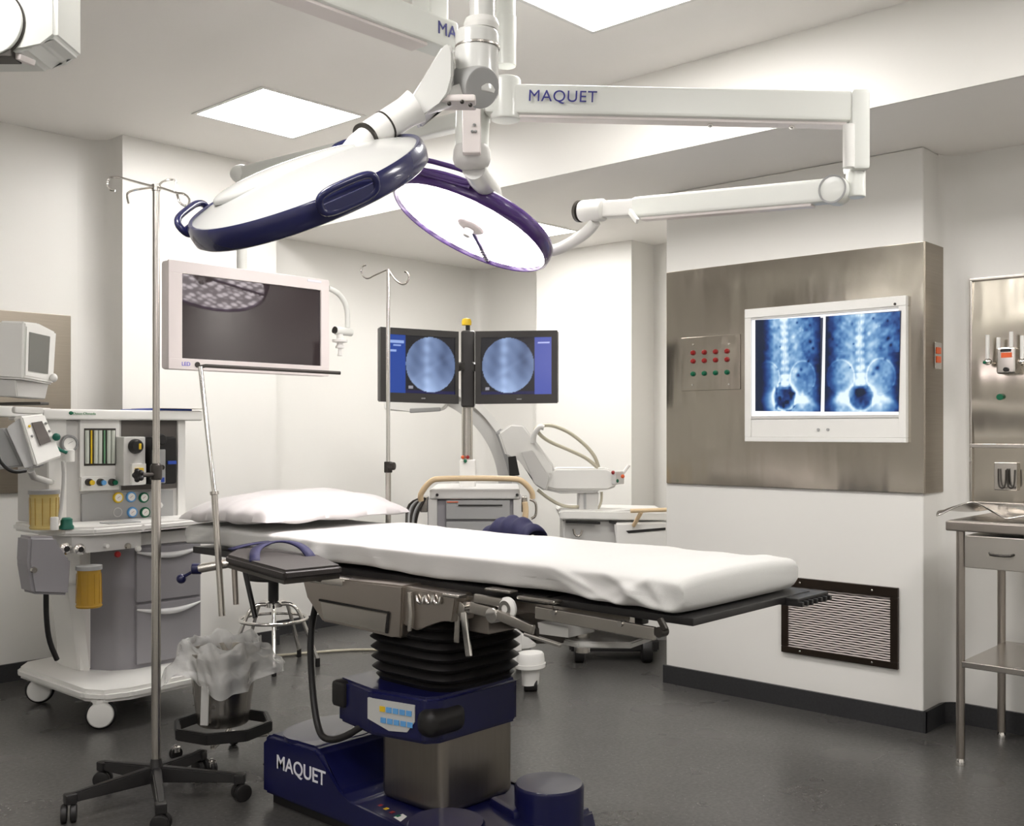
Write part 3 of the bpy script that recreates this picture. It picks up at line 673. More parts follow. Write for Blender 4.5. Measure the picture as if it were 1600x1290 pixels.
# swivelling tray below the leg end
m = MB(); m.prism([V((x, y, .715)) for x, y in ((2.40, 2.10), (2.38, 1.92), (2.48, 1.80), (2.62, 1.82), (2.66, 2.10))], (0, 0, .018)); bmesh.ops.bevel(m.bm, geom=list(m.bm.edges), offset=.004, segments=2, affect='EDGES'); m.build('swing_tray', 'plastic_lightgrey', t, ang=35)
MB().cyl((2.44, 1.95, .69), (2.44, 1.95, .79), .022, seg=20).build('tray_pivot', 'steel_bare', t)
MB().bar((2.36, 2.0, .745), (2.60, 2.3, .72), .10, .05, .006).build('tray_bracket', 'dark_metal', t)
# black ribbed ledge beyond the mattress on the far side of the foot
m = MB(); m.box((2.84, 1.46, .842), (3.04, 1.66, .854), .003)
for k in range(7): m.box((2.84 + k * .030, 1.445, .830), (2.852 + k * .030, 1.64, .845), .002)
m.build('foot_ledge', 'black', t)
# hand control cable
m = MB(); m.tube([(2.36, 3.12, .77), (2.30, 3.10, .62), (2.235, 3.00, .45), (2.20, 2.92, .32), (2.19, 2.86, .30), (2.20, 2.78, .32), (2.235, 2.70, .38), (2.26, 2.62, .415)], .012, 10, sm=3); m.build('cable', 'rubber', t)
m = MB(); m.tube([(2.262, 2.61, .42), (2.235, 2.67, .385), (2.228, 2.69, .375)], .0145, 12); m.build('cable_plug', 'plastic_grey', t)

# arm board
t2 = thing('arm_board', (2.18, 3.05, .86), 'black padded arm board with dark blue straps clamped beside the pillow', 'arm board')
bp = [onZ(535, 884, .905), onZ(444, 893, .905), onZ(352, 868, .905), V((2.28, 3.50, .905)), V((2.28, 3.02, .905))]
m = MB(); m.prism([p - Z * .03 for p in bp], (0, 0, .034)); bmesh.ops.bevel(m.bm, geom=list(m.bm.edges), offset=.010, segments=3, affect='EDGES'); m.build('pad', 'cushion', t2, ang=40)
m = MB(); ctr = sum(bp, V()) / 5; m.prism([ctr + (p - ctr) * .96 - Z * .042 for p in bp], (0, 0, .012)); m.build('board', 'dark_metal', t2)
s_a = [onZ(452, 877, .905) + Z * .002, onZ(448, 872, .905) + Z * .03, onZ(440, 862, .905) + Z * .055, onZ(445, 852, .905) + Z * .05, onZ(470, 858, .905) + Z * .035, onZ(484, 866, .905) + Z * .006]
def strap(pts, wd, nm='strap'):
    pts = [V(p) for p in pts]
    for _ in range(2):
        q = []
        for a, b in zip(pts, pts[1:]): q += [a * .75 + b * .25, a * .25 + b * .75]
        pts = [pts[0]] + q[1:-1] + [pts[-1]]
    m = MB(); L_ = len(pts)
    for i, p in enumerate(pts):
        tn = (pts[min(i + 1, L_ - 1)] - pts[max(i - 1, 0)]).normalized(); sd_ = tn.cross(Z); sd_ = sd_.normalized() if sd_.length > .05 else Y
        if i == 0: prev = None
        a, b = m.bm.verts.new(p + sd_ * wd / 2), m.bm.verts.new(p - sd_ * wd / 2)
        if prev: m.bm.faces.new((prev[0], prev[1], b, a))
        prev = (a, b)
    return m.build(nm, 'blue_fabric', t2, solid=.006)
g0 = onZ(393, 876, .91)
strap([onZ(398, 876, .908), onZ(398, 866, .908) + Z * .02, onZ(420, 862, .908) + Z * .035, onZ(450, 862, .908) + Z * .04, onZ(474, 866, .908) + Z * .028, onZ(486, 869, .908) - Z * .002], .035)
strap([onZ(360, 858, .908), onZ(385, 855, .908) + Z * .01, onZ(420, 852, .908) + Z * .016, onZ(445, 851, .908) + Z * .012], .03)
m = MB(); m.bar(ctr - Z * .05 + V((-.02, .12, 0)), V((2.31, 3.25, .835)), .05, .03, .005); m.build('support_bar', 'steel_bare', t2)
m = MB(); m.bar(ctr + V((.02, -.1, -.055)), V((2.31, 2.86, .82)), .045, .03, .005); m.build('support_bar', 'steel_bare', t2)
m = MB(); m.cyl(ctr + V((0, -.22, -.05)), ctr + V((.02, .2, -.05)), .011, seg=14); m.build('pivot_rod', 'dark_metal', t2)

# mattress under its white sheet
def mattress_pt(u, v, N=1):
    pass
m = MB()
prng = random.Random(3)
wr = [(1.60, .5, .35, .018, .016), (1.68, .5, -.5, .03, .014), (1.86, .5, 1.2, .03, .010)] + [(prng.uniform(TY0, TY1), prng.uniform(.25, .7), prng.uniform(-1.0, 1.0), prng.uniform(.03, .09), prng.uniform(.007, .015)) for _ in range(26)]
def mat_fn(u, v):
    # u along, v round the cross-section
    y = TY0 - .0 + (TY1 - TY0) * u; e = min(u, 1 - u) * (TY1 - TY0)
    k = 1 if e > .03 else math.sqrt(max(0, 1 - ((.03 - e) / .03) ** 2)) * .5 + .5
    a = 2 * PI * v; cs, sn = math.cos(a), math.sin(a); n_ = 7
    q = (abs(cs) ** n_ + abs(sn) ** n_) ** (-1 / n_)
    hw, hh = (TX1 - TX0) / 2 + .006, .047
    x, z = cs * q * hw * (.995 if k == 1 else .97 + .03 * k), sn * q * hh * k
    side = 1 if cs < 0 else .5
    ww = 0
    for (wy, wz, sl, wd, am) in wr:
        dd = (y - wy) - sl * (z / hh) * .12
        ww += am * math.exp(-(dd / wd) ** 2)
    ed = max(0, 1 - (z / hh + 1) * .5)
    x += (-1 if cs < 0 else 1) * (ww * .9 - .008) * (abs(cs) * q > .8) * (.4 + .9 * ed)
    if sn > 0: z += .004 * math.sin(y * 5) * math.cos(x * 6) + ww * .10
    if y > 3.35: z *= .9
    return ((TX0 + TX1) / 2 + x, y, .912 + z + (.004 * math.sin(y * 7) if z < 0 else 0))
m.grid(mat_fn, 240, 120, wrapv=True)
m.bm.verts.ensure_lookup_table()
m.bm.faces.new([m.bm.verts[k] for k in range(120)]); m.bm.faces.new([m.bm.verts[239 * 120 + k] for k in range(120)])
solo(m, 'mattress', 'fabric', 'long mattress wrapped in a white sheet on the operating table', 'mattress', ang=60)
# tucked sheet corner folds
# pillow
def pil(u, v):
    a = u * 2 - 1; b = v * 2 - 1
    return a, b
m = MB(); NU, NV = 60, 60; PCX, PCY, HX, HY = 2.685, 3.72, .37, .33
def pil_top(u, v, s):
    a, b = u * 2 - 1, v * 2 - 1; e = max(0, (1 - abs(a) ** 3.2)) * max(0, (1 - abs(b) ** 3.2))
    h = .075 * e ** .42
    px_ = HX * a * (1 - .05 * (1 - b * b) * abs(a)); py_ = HY * b * (1 - .06 * (1 - a * a) * abs(b))
    wv = .010 * math.sin(9 * a + 3 * b) * (abs(b) ** 2) + .007 * math.sin(16 * b + 5 * a) * abs(a) ** 2 + .004 * math.sin(4 * a - 7 * b)
    edge = max(abs(a), abs(b)); tilt = .022 * a * (.5 + b * .5)
    z = 1.014 + s * h * (1 if s > 0 else .38) + wv * e ** .3 + tilt - .018 * edge ** 4
    if a < -.8 : z -= .0
    return (PCX + px_, PCY + py_, z)
m.grid(lambda u, v: pil_top(u, v, 1), NU, NV); m.grid(lambda u, v: pil_top(u, v, -1), NU, NV)
bmesh.ops.remove_doubles(m.bm, verts=m.bm.verts, dist=.0004)
solo(m, 'pillow', 'pillow_fabric', 'plump white pillow at the head end of the operating table', 'pillow', ang=80)
# blue object beyond the table edge
m = MB(); m.grid(lambda u, v: (3.07 + .06 * math.cos(PI * v) * 1, 2.80 + (u - .5) * .24, .93 + .075 * math.sin(PI * v) * (math.sin(PI * (u * .9 + .05)) ** .5) + .006 * math.sin(u * 26)), 26, 16)
q = solo(m, 'padded_strap', 'blue_fabric', 'dark blue padded strap looped up behind the far edge of the mattress', 'strap', solid=.008)

# ------------------------------------------------------------------ helpers for wheels and stands
def caster(t, x, y, r=.03, ang=0, m1='rubber', m2='dark_metal', w_=.02, stem=.0):
    d = V((math.cos(ang), math.sin(ang), 0)); s = V((-d.y, d.x, 0))
    a = MB(); a.cyl(V((x, y, r)) - d * 0 - s * w_, V((x, y, r)) - s * .003, r, seg=24, bev=.004); a.cyl(V((x, y, r)) + s * .003, V((x, y, r)) + s * w_, r, seg=24, bev=.004)
    wh = a.build('caster', m1, t)
    b = MB(); b.lathe([(0, 0), (w_ + .006, 0), (w_ + .006, .02), (0, .026)], V((x, y, r * 1.25)), Z, 20)
    if stem: b.cyl((x, y, r * 1.6), (x, y, r * 1.6 + stem), .007)
    b.build('caster_housing', m2, wh); return wh

# ------------------------------------------------------------------ infusion stand in front
c = D(244, 1230, 3.80); HX_, HY_ = c.x, c.y
t = thing('infusion_stand', (HX_, HY_, 0), 'tall steel infusion stand in front, black five legged base on casters', 'infusion stand', None)
hz = .105
m = MB(); m.lathe([(0, 0), (.034, 0), (.036, .015), (.032, .035), (.024, .045), (.018, .075), (0, .075)], (HX_, HY_, hz - .02), Z, 30); m.build('hub', 'black', t)
top = D(233, 288, 3.80)
m = MB(); m.cyl((HX_, HY_, hz + .05), (HX_ , HY_, 1.20), .0165, seg=24); m.build('lower_pole', 'steel_bare', t)
m = MB(); m.cyl((HX_, HY_, 1.19), (HX_, HY_, top.z), .0125, seg=24); m.build('upper_pole', 'steel_bare', t)
m = MB(); m.lathe([(.0165, 0), (.021, .003), (.021, .05), (.014, .06)], (HX_, HY_, 1.17), Z, 24)
kn = D(216, 757, 3.72); m.cyl((HX_, HY_, 1.19), (kn.x, kn.y, 1.19), .008)
cp0 = m.build('clamp', 'dark_metal', t)
m = MB(); dk = (V((kn.x, kn.y, 1.16)) - V((HX_, HY_, 1.16))).normalized()
for k in range(5):
    a = 2 * PI * k / 5; s_ = dk.cross(Z).normalized(); m.ball(V((kn.x, kn.y, 1.19)) + s_ * .016 * math.cos(a) + Z * .016 * math.sin(a), .010)
m.cyl(V((kn.x, kn.y, 1.19)) - dk * .008, V((kn.x, kn.y, 1.19)) + dk * .008, .017); m.build('star_knob', 'black', cp0)
base = V((HX_, HY_, hz))
tips = [onZ(112, 1262, .09), onZ(372, 1242, .09), onZ(326, 1188, .09), onZ(172, 1205, .09), onZ(236, 1292, .09)]
tips = [V((HX_, HY_, .09)) + (V((p.x, p.y, .09)) - V((HX_, HY_, .09))).normalized() * .33 for p in tips]
a0_ = math.atan2(-HY_, -HX_) + .05
for k in range(5):
    an = a0_ + 2 * PI * k / 5
    tp = V((HX_ + .30 * math.cos(an), HY_ + .30 * math.sin(an), .083)); d = V((math.cos(an), math.sin(an), 0)); s_ = Z.cross(d)
    b0 = V((HX_, HY_, hz)) + d * .02
    m = MB(); w0, w1, h0, h1 = .022, .015, .028, .016
    vs = []
    for p, ww, hh in ((b0, w0, h0), (tp, w1, h1)): vs.append([m.bm.verts.new(p + s_ * ww * i + Z * hh * j) for i, j in ((-1, -1), (1, -1), (.75, 1), (-.75, 1))])
    for i in range(4): m.bm.faces.new((vs[0][i], vs[0][(i + 1) % 4], vs[1][(i + 1) % 4], vs[1][i]))
    m.bm.faces.new(vs[0]); m.bm.faces.new(vs[1]); bmesh.ops.recalc_face_normals(m.bm, faces=m.bm.faces); bmesh.ops.bevel(m.bm, geom=list(m.bm.edges), offset=.005, segments=2, affect='EDGES')
    lg = m.build('leg', 'black', t, ang=35)
    m = MB(); m.box(tp + V((-.02, -.02, -.02)), tp + V((.02, .02, .016)), .006, rot=Matrix.Rotation(an, 3, 'Z')); m.build('leg_cap', 'black', lg)
    cc = tp + d * .005
    a_ = an + (.6 if k % 2 else 1.2); sd = V((-math.sin(a_), math.cos(a_), 0)); m = MB()
    for sgn in (-1, 1): m.cyl(V((cc.x, cc.y, .032)) + sd * sgn * .005, V((cc.x, cc.y, .032)) + sd * sgn * .026, .032, seg=28, bev=.006)
    m.build('caster', 'rubber', lg)
# four hooks on top
tz = top.z
def hook(p, loop=False, drop=.05):
    p = V(p); d = p - V((HX_, HY_, tz)); d.z = 0; dn_ = d.normalized(); e = V((HX_, HY_, tz - .005)) + d
    pts = [V((HX_, HY_, tz - .01)), V((HX_, HY_, tz - .01)).lerp(e, .5) + Z * .004, e]
    return pts, e, dn_
m_parts = [((-1, .55), 'ring'), ((.62, -.2), 'pin'), ((-.55, -.45), 'pin'), ((.95, .35), 'ring')]
c0 = V((HX_, HY_, tz - .01)); rt = V((CR[0], CR[1], 0))
def tubep(nm, pts, r=.0042, sm=2): MB().tube(pts, r, 8, sm=sm).build(nm, 'chrome', t)
pp = lambda px, py, d=3.9: D(px, py, d - .1)
tubep('hook', [c0, pp(205, 282, 3.98), pp(184, 276, 4.03), pp(170, 277, 4.04), pp(166, 287, 4.04), pp(172, 297, 4.04), pp(180, 298, 4.04)], sm=2)
tubep('hook', [c0, pp(256, 282, 3.96), pp(272, 280, 3.99), pp(276, 285, 3.99), pp(273, 300, 3.99)], sm=1)
tubep('hook', [c0, pp(214, 296, 3.84), pp(200, 300, 3.80), pp(198, 306, 3.80), pp(201, 318, 3.80)], sm=1)
q = [c0, pp(255, 294, 3.85), pp(276, 302, 3.80), pp(288, 302, 3.79), pp(298, 312, 3.78), pp(292, 323, 3.78), pp(281, 318, 3.78), pp(278, 308, 3.78), pp(277, 304, 3.79)]
tubep('hook', q, sm=2)
MB().lathe([(.0125, -.02), (.016, -.018), (.016, .004), (0, .008)], (HX_, HY_, tz - .005), Z, 20).build('pole_cap', 'steel_bare', t)

# infusion pole clamped to the far side of the table
px_, py_ = 3.078, 3.57
t = thing('infusion_pole', (px_, py_, .86), 'slender infusion pole with two curled hooks standing behind the pillow, crossing the left scan screen', 'infusion stand', None)
m = MB(); m.cyl((px_, py_, .80), (px_, py_, 1.20), .0125, seg=18); m.build('lower_pole', 'steel_bare', t)
tzz = onX(602, 421, px_).z
m = MB(); m.cyl((px_, py_, 1.19), (px_, py_, tzz), .009, seg=16); m.build('upper_pole', 'chrome', t)
dp = 4.66
m = MB(); m.box((px_ - .014, py_ - .014, 1.16), (px_ + .014, py_ + .014, 1.21), .004); m.cyl((px_, py_, 1.19), (px_ + .012, py_ - .03, 1.19), .018, seg=20, bev=.004); m.build('clamp_knob', 'dark_metal', t)
P_ = V((px_, py_, tzz)); dd = (P_ - O).dot(fr)
m = MB(); m.tube([P_, D(585, 430, dd), D(574, 436, dd), D(566, 431, dd), D(563, 422, dd), D(567, 415, dd), D(572, 414, dd)], .0038, 8, sm=2); m.build('hook', 'chrome', t)
m = MB(); m.tube([P_, D(616, 436, dd), D(628, 445, dd), D(636, 442, dd), D(640, 432, dd), D(636, 425, dd), D(632, 424, dd)], .0046, 8, sm=2); m.build('hook', 'steel_bare', t)
m = MB(); m.box((px_ - .03, py_ - .02, .80), (px_ + .02, py_ + .02, .84), .004); m.build('rail_clamp', 'steel_bare', t)

# screen rod beside the arm board
t = thing('anaesthesia_screen_rod', (2.22, 3.53, .63), 'bent steel screen rod with flat crossbar, clamped at the head end of the table', 'screen rod')
ra, rb = onX(347, 962, 2.2), onX(313, 573, 2.2)
rm_ = onX(335, 770, 2.2)
m = MB(); m.cyl(ra, rm_, .0125, seg=18); m.build('lower_tube', 'steel_bare', t)
m = MB(); m.cyl(rm_, rb, .0095, seg=18); m.build('upper_tube', 'chrome', t)
m = MB(); m.lathe([(.010, -.008), (.017, -.006), (.017, .006), (.010, .008)], rm_, rb - ra, 18); m.build('tube_collar', 'steel_bare', t)
m = MB(); m.tube([rb, rb + V((.02, -.004, .005)), V((2.80, 3.56, rb.z - .004))], .0075, 10); m.build('crossbar', 'dark_metal', t)
cl = onX(330, 888, 2.2)
m = MB(); m.cyl(cl + V((-.04, .03, .0)), V((2.33, 3.50, .85)), .018, seg=20, bev=.004); m.build('clamp', 'steel_bare', t)
m = MB(); k0 = cl + V((-.035, .035, .0)); m.bar(k0, k0 + V((-.03, .06, -.035)), .012, .012, .003); m.ball(k0 + V((-.034, .066, -.042)), .019); m.cyl(k0 + V((-.02, .015, .0)), k0 + V((.01, -.01, 0)), .022, seg=20, bev=.006); m.build('clamp_lever', 'table_blue', t)
# spare rods hanging beside it
g = 'rods hanging under the arm board'
for i, (a, b, r_) in enumerate((((367, 905), (369, 944), .011), ((383, 893), (399, 965), .010))):
    p_, q_2 = onX(*a, 2.24 + .03 * i), onX(*b, 2.24 + .03 * i)
    p_ = q_2 + (p_ - q_2) * ((.852 - q_2.z) / (p_.z - q_2.z))
    solo(MB().cyl(q_2, p_, r_, seg=14), 'clamp_rod', 'steel_dull' if i == 0 else 'black', ['short dull steel rod hanging beside the screen rod under the arm board', 'slanted black rod hanging under the arm board above the stool ring'][i], 'rod', g)

# ------------------------------------------------------------------ steel wall panels, film viewer, vent
PXF = 4.695
m = MB(); m.box((PXF - .012, 1.797, 1.067), (PXF, 3.170, 2.193), .002)
sp = thing('steel_wall_panel', (PXF, 2.45, 1.067), 'large brushed steel cladding wrapped round the pillar, holding the lit film viewer', 'wall panel')
m.build('front_sheet', 'steel', sp)
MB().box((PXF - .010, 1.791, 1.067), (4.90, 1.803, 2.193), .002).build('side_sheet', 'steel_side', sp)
t = thing('film_viewer', (PXF, 2.27, 1.294), 'white framed light box with two blue abdominal x-ray films on the steel pillar', 'film viewer')
fx = PXF - .012; VY0, VY1, VZ0, VZ1 = 1.866, 2.682, 1.294, 1.955
m = MB()
for a, b in (((VY0, VZ1 - .045), (VY1, VZ1)), ((VY0, VZ0), (VY1, VZ0 + .022)), ((VY0, VZ0 + .022), (VY0 + .035, VZ1 - .045)), ((VY1 - .035, VZ0 + .022), (VY1, VZ1 - .045))): m.box((fx - .03, a[0], a[1]), (fx, b[0], b[1]), .003)
m.build('frame', 'plastic_white', t)
MB().box((fx - .016, VY0 + .03, VZ0 + .115), (fx - .002, VY1 - .03, VZ1 - .04)).build('light_panel', 'viewbox_light', t)
MB().box((fx - .024, VY0 + .034, VZ0 + .022), (fx - .002, VY1 - .034, VZ0 + .112), .004).build('control_strip', 'plastic_white', t)
MB().box((fx - .027, VY0 + .034, VZ0 + .112), (fx - .002, VY1 - .034, VZ0 + .127), .002).build('film_ledge', 'plastic_lightgrey', t)
MB().box((fx - .026, VY0 + .034, VZ1 - .056), (fx - .004, VY1 - .034, VZ1 - .043), .002).build('film_grip', 'plastic_lightgrey', t)
for px in (1279, 1294): MB().cyl(onX(px, 671, fx - .023), onX(px, 671, fx - .023) - X * .006, .007, seg=16).build('knob', 'plastic_grey', t)
MB().cyl((fx - .026, VY0 + .05, VZ1 - .035), (fx - .033, VY0 + .05, VZ1 - .035), .006, seg=14).build('screw', 'dark_metal', t)
rr_ = random.Random(5)
blobs = [(rr_.uniform(.1, .9), rr_.uniform(.35, .95), rr_.uniform(.02, .05), rr_.uniform(-.5, .25)) for _ in range(26)]
def G(x, s): return math.exp(-(x / s) ** 2)
_nr = random.Random(11); NT = [[_nr.random() for _ in range(64)] for _ in range(64)]
def vn(x, y):
    xi, yi = math.floor(x), math.floor(y); fx_, fy_ = x - xi, y - yi; fx_ = fx_ * fx_ * (3 - 2 * fx_); fy_ = fy_ * fy_ * (3 - 2 * fy_)
    g_ = lambda a, b: NT[a % 64][b % 64]
    return (g_(xi, yi) * (1 - fx_) + g_(xi + 1, yi) * fx_) * (1 - fy_) + (g_(xi, yi + 1) * (1 - fx_) + g_(xi + 1, yi + 1) * fx_) * fy_
def xray(u, v, sh, ph):
    left = ph < 1; cx = (.47 if left else .49) + sh + .015 * math.sin(v * 3 + ph)
    d = abs(u - cx); t_ = .24 + .24 * G(u - cx, .40)
    t_ += .12 * G(u - cx - .16, .08) * (v > .2) + .10 * G(u - cx + .17, .09)
    vb = .5 + .5 * math.cos(v * 2 * PI * 13 + .6)
    w_ = .038 + .016 * (1 - v)
    if v > .26: t_ += (.24 + .20 * vb) * G(d, w_) - .20 * G(d, .012) * vb + .14 * G(d - .05, .014) * vb
    if v > .62: t_ += .07 * max(0, math.sin(v * 46 - abs(u - cx) * 30)) * (d > .07) * (d < .44)
    for sgn in (-1, 1):
        dx, dy = u - (cx + sgn * .27), v - .36
        r_ = math.hypot(dx / .20, dy / .19); t_ += .17 * G(r_ - .95, .06) * (dy > -.10); t_ += .06 * (r_ < .95)
        dx, dy = u - (cx + sgn * .27), v - .10; t_ += .34 * G(math.hypot(dx / .11, dy / .12), .9)
        t_ += .22 * G(v - .16 + abs(dx) * .5, .05) * (d > .15)
    pw = .17 + .10 * (v - .12); r2 = math.hypot((u - cx) / max(.05, pw), (v - .15) / .135); t_ += .24 * G(r2 - 1.08, .15) * (v < .22 or d > .1)
    if r2 < 1.0: t_ -= .24 * (1 - r2 ** 3) + .10 * vn(u * 22, v * 26)
    if not left: t_ -= .5 * G(math.hypot((u - cx) / .065, (v - .21) / .05), 1.0)
    else: t_ -= .45 * max(0, vn(u * 18 + 4, v * 20) - .52) * (r2 < 1.25) * 2
    if .24 < v < .40: t_ += .16 * G(d, .085)
    n_ = vn(u * 13 + ph * 9, v * 16) * .6 + vn(u * 30, v * 34 + ph * 5) * .4
    t_ += .34 * (n_ - .5)
    for bx_, by_, bs, ba in blobs: t_ += ba * .8 * G(math.hypot(u - bx_, (v - by_) * 1.2), bs * .6)
    e = u if left else min(1, u + .12); t_ *= .04 + .96 * min(1, (e / .30)) ** 1.7
    t_ *= .35 + .65 * min(1, ((1 - u) / .12)) if (left or v < .6) else 1
    t_ = max(0, min(1, (t_ - .10) * 1.42)); return (.003 + .80 * t_ ** 2.9, .012 + .92 * t_ ** 1.9, .04 + .97 * t_ ** 1.05)
def film(nm, q, sh, ph, lab):
    bl, br, tl, tr = [onX(*p, fx - .0335) for p in q]
    root = MB().prism([bl + X * .0016, br + X * .0016, tr + X * .0016, tl + X * .0016], (.001, 0, 0))
    o = solo(root, nm, 'film_edge', lab, 'x-ray film', 'x-ray films on the light box')
    cu = (br - bl); cv = (tl - bl)
    picture('image', 'xray_picture', o, bl, cu, cv, 96, 120, lambda u, v: xray(u, v, sh, ph))
film('xray_film', ((1180, 642), (1282, 643), (1180, 500), (1286, 496)), -.02, .3, 'left abdominal x-ray film on the light box, darker at its left side')
film('xray_film', ((1288, 643), (1404, 643), (1290, 494), (1408, 485)), .0, 1.9, 'right abdominal x-ray film on the light box, larger and brighter with round pelvis')
# button plate
t = thing('button_plate', (PXF, 3.1, 1.57), 'steel switch plate with eight red and four green push buttons', 'switch plate')
a, b = onX(1065, 528, fx - .001), onX(1157, 608, fx - .001)
MB().box(a, V((fx - .006, b.y, b.z)), .004).build('plate', 'steel', t)
for r_, y in ((0, 551), (1, 564), (2, 584)):
    for k, x in enumerate((1083, 1100.5, 1118, 1136)):
        p = onX(x, y - (x - 1083) * .05, fx - .006)
        MB().lathe([(0, .014), (.008, .013), (.0125, .008), (.0135, 0), (0, 0)], p, -X, 20).build('push_button', 'signal_green' if r_ == 2 else 'signal_red', t)
for x, y in ((1083, 538), (1139, 537), (1082, 601), (1139, 600)): MB().cyl(onX(x, y, fx - .006), onX(x, y, fx - .006) - X * .003, .005, seg=12).build('screw', 'chrome', t)
# side switch
t = thing('switch_plate', (4.88, 1.79, 1.6), 'narrow switch plate with two orange rockers on the shaded side of the pillar', 'switch plate')
a, b = onY(1460, 534, 1.790), onY(1470, 577, 1.790)
MB().box(a, V((b.x, 1.785, b.z)), .003).build('plate', 'steel_bare', t)
for y0, y1 in ((542, 553), (556, 567)):
    a, b = onY(1462.5, y0, 1.785), onY(1468.5, y1, 1.785); MB().box(a, V((b.x, 1.778, b.z)), .002).build('rocker', 'orange', t)
# return air vent low on the pillar
t = thing('air_vent', (PXF, 2.2, .26), 'louvred return air vent in a dark frame low on the white pillar', 'air vent')
a, b = onX(1223, 892, PXF), onX(1405, 1046, PXF); GY1, GY0 = a.y, b.y; GZ0, GZ1 = onX(1223, 1017, PXF).z, onX(1405, 918, PXF).z
m = MB(); fw = .045
for p, q in (((GY0, GZ1 - fw), (GY1, GZ1)), ((GY0, GZ0), (GY1, GZ0 + fw * .7)), ((GY0, GZ0 + fw * .7), (GY0 + fw * .8, GZ1 - fw)), ((GY1 - fw * .8, GZ0 + fw * .7), (GY1, GZ1 - fw))): m.box((PXF - .018, p[0], p[1]), (PXF + .001, q[0], q[1]), .003)
m.build('frame', 'vent_frame', t)
MB().box((PXF - .003, GY0 + .02, GZ0 + .02), (PXF - .001, GY1 - .02, GZ1 - .02)).build('backing', 'gap', t)
nf = 26
m = MB()
for k in range(nf):
    z = GZ0 + .034 + (GZ1 - GZ0 - .084) * k / (nf - 1)
    m.grid(lambda u, v: (PXF - .012 + .005 * v, GY0 + .036 + (GY1 - GY0 - .072) * u, z + .0065 * (v - .5) + .0009 * math.sin(u * 2 * PI * 7 + k * 2.1)), 97, 3)
m.build('louvre', 'fin', t)
for yy in (GY0 + .12, GY1 - .1):
    for zz in (GZ0 + .016, GZ1 - .022): MB().ball((PXF - .019, yy, zz), .005, (.5, 1, 1), 12).build('screw', 'steel_bare', t)
# left wall steel panel
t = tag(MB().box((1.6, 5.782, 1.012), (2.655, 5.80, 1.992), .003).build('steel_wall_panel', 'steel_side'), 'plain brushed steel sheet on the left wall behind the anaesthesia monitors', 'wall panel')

# ------------------------------------------------------------------ right edge: steel niche, outlets, bench
WX = 4.96
t = thing('scrub_niche', (WX, 1.4, 1.02), 'tall stainless steel niche panel with curved top on the right hand wall', 'steel niche')
def ny(px): return onX(px, 600, WX).y
ya, yb = ny(1517), 0.9
z_t, z_m, z_b = onX(1517, 436, WX).z, onX(1517, 697, WX).z, onX(1517, 786, WX).z
m = MB()
for p, q in (((yb, z_t - .012), (ya, z_t)), ((yb, z_m - .006), (ya, z_m + .012)), ((ya - .012, z_m + .012), (ya, z_t - .012)), ((ya - .012, z_b + .01), (ya, z_m - .006)), ((yb, z_b), (ya, z_b + .01))): m.box((WX - .022, p[0], p[1]), (WX - .002, q[0], q[1]), .002)
m.build('rim', 'steel_bare', t)
MB().box((WX - .006, yb, z_b), (WX - .003, ya, z_m)).build('lower_sheet', 'steel', t)
def niche(u, v):
    y = ya - .012 + (yb - ya + .024) * u; z = z_m + .012 + (z_t - z_m - .024) * v
    return (WX - .005 - .03 * math.sin(PI * v) ** 2 - .008 * math.sin(PI * 2.5 * v + 1.5 * u) * math.sin(PI * v), y, z)
MB().grid(niche, 20, 60).build('upper_sheet', 'steel', t)
t = thing('gas_outlet_unit', (WX - .02, 1.45, 1.7), 'cluster of chrome gas outlet valves with orange label in the steel niche', 'gas outlets')
oc = onX(1572, 560, WX - .10)
m = MB(); a, b = onX(1556, 543, WX - .10), onX(1587, 583, WX - .10); m.box(a, b + X * .09, .010); m.build('body', 'steel_bare', t)
MB().box(onX(1563, 545, WX - .103), onX(1580, 549, WX - .1)).build('display', 'black', t)
MB().box(onX(1564, 551, WX - .104), onX(1581, 558, WX - .1)).build('label_strip', 'orange', t)
MB().cyl(onX(1571, 577, WX - .115), onX(1571, 577, WX - .1), .010, seg=18).build('socket', 'black', t)
for px, y0, y1 in ((1543, 523, 562), (1560, 527, 545), (1580, 518, 548), (1597, 524, 560)):
    MB().cyl(onX(px, y1, WX - .08), onX(px, y0, WX - .08), .0085, seg=16, bev=.002).build('valve_stem', 'plastic_white', t)
for px in (1543, 1597):
    MB().ball(onX(px, 565, WX - .09), .017, (1, 1.1, .9)).build('valve', 'chrome', t)
MB().ball(onX(1538, 566, WX - .11), .007).build('green_dot', 'signal_green', t)
MB().cyl(onX(1562, 620, WX - .05), onX(1562, 620, WX - .03), .014, seg=20).build('green_tap', 'signal_green', t)
t = tag(MB().box(onX(1585, 622, WX - .012), onX(1612, 657, WX - .004), .002).build('wall_socket', 'plastic_white'), 'white socket plate at the right picture edge in the steel niche', 'wall socket')
t = thing('utensil_holder', (WX - .01, 1.5, 1.1), 'small steel plate with two hanging hooks below the niche', 'hook plate')
MB().box(onX(1553, 722, WX - .03), onX(1592, 766, WX - .004), .003).build('plate', 'steel_bare', t)
for a in (1560, 1574):
    MB().tube([onX(a, 732, WX - .045), onX(a, 757, WX - .05), onX(a + 4, 763, WX - .055), onX(a + 11, 761, WX - .055), onX(a + 12, 734, WX - .045)], .004, 8, sm=2).build('hook', 'dark_metal', t)
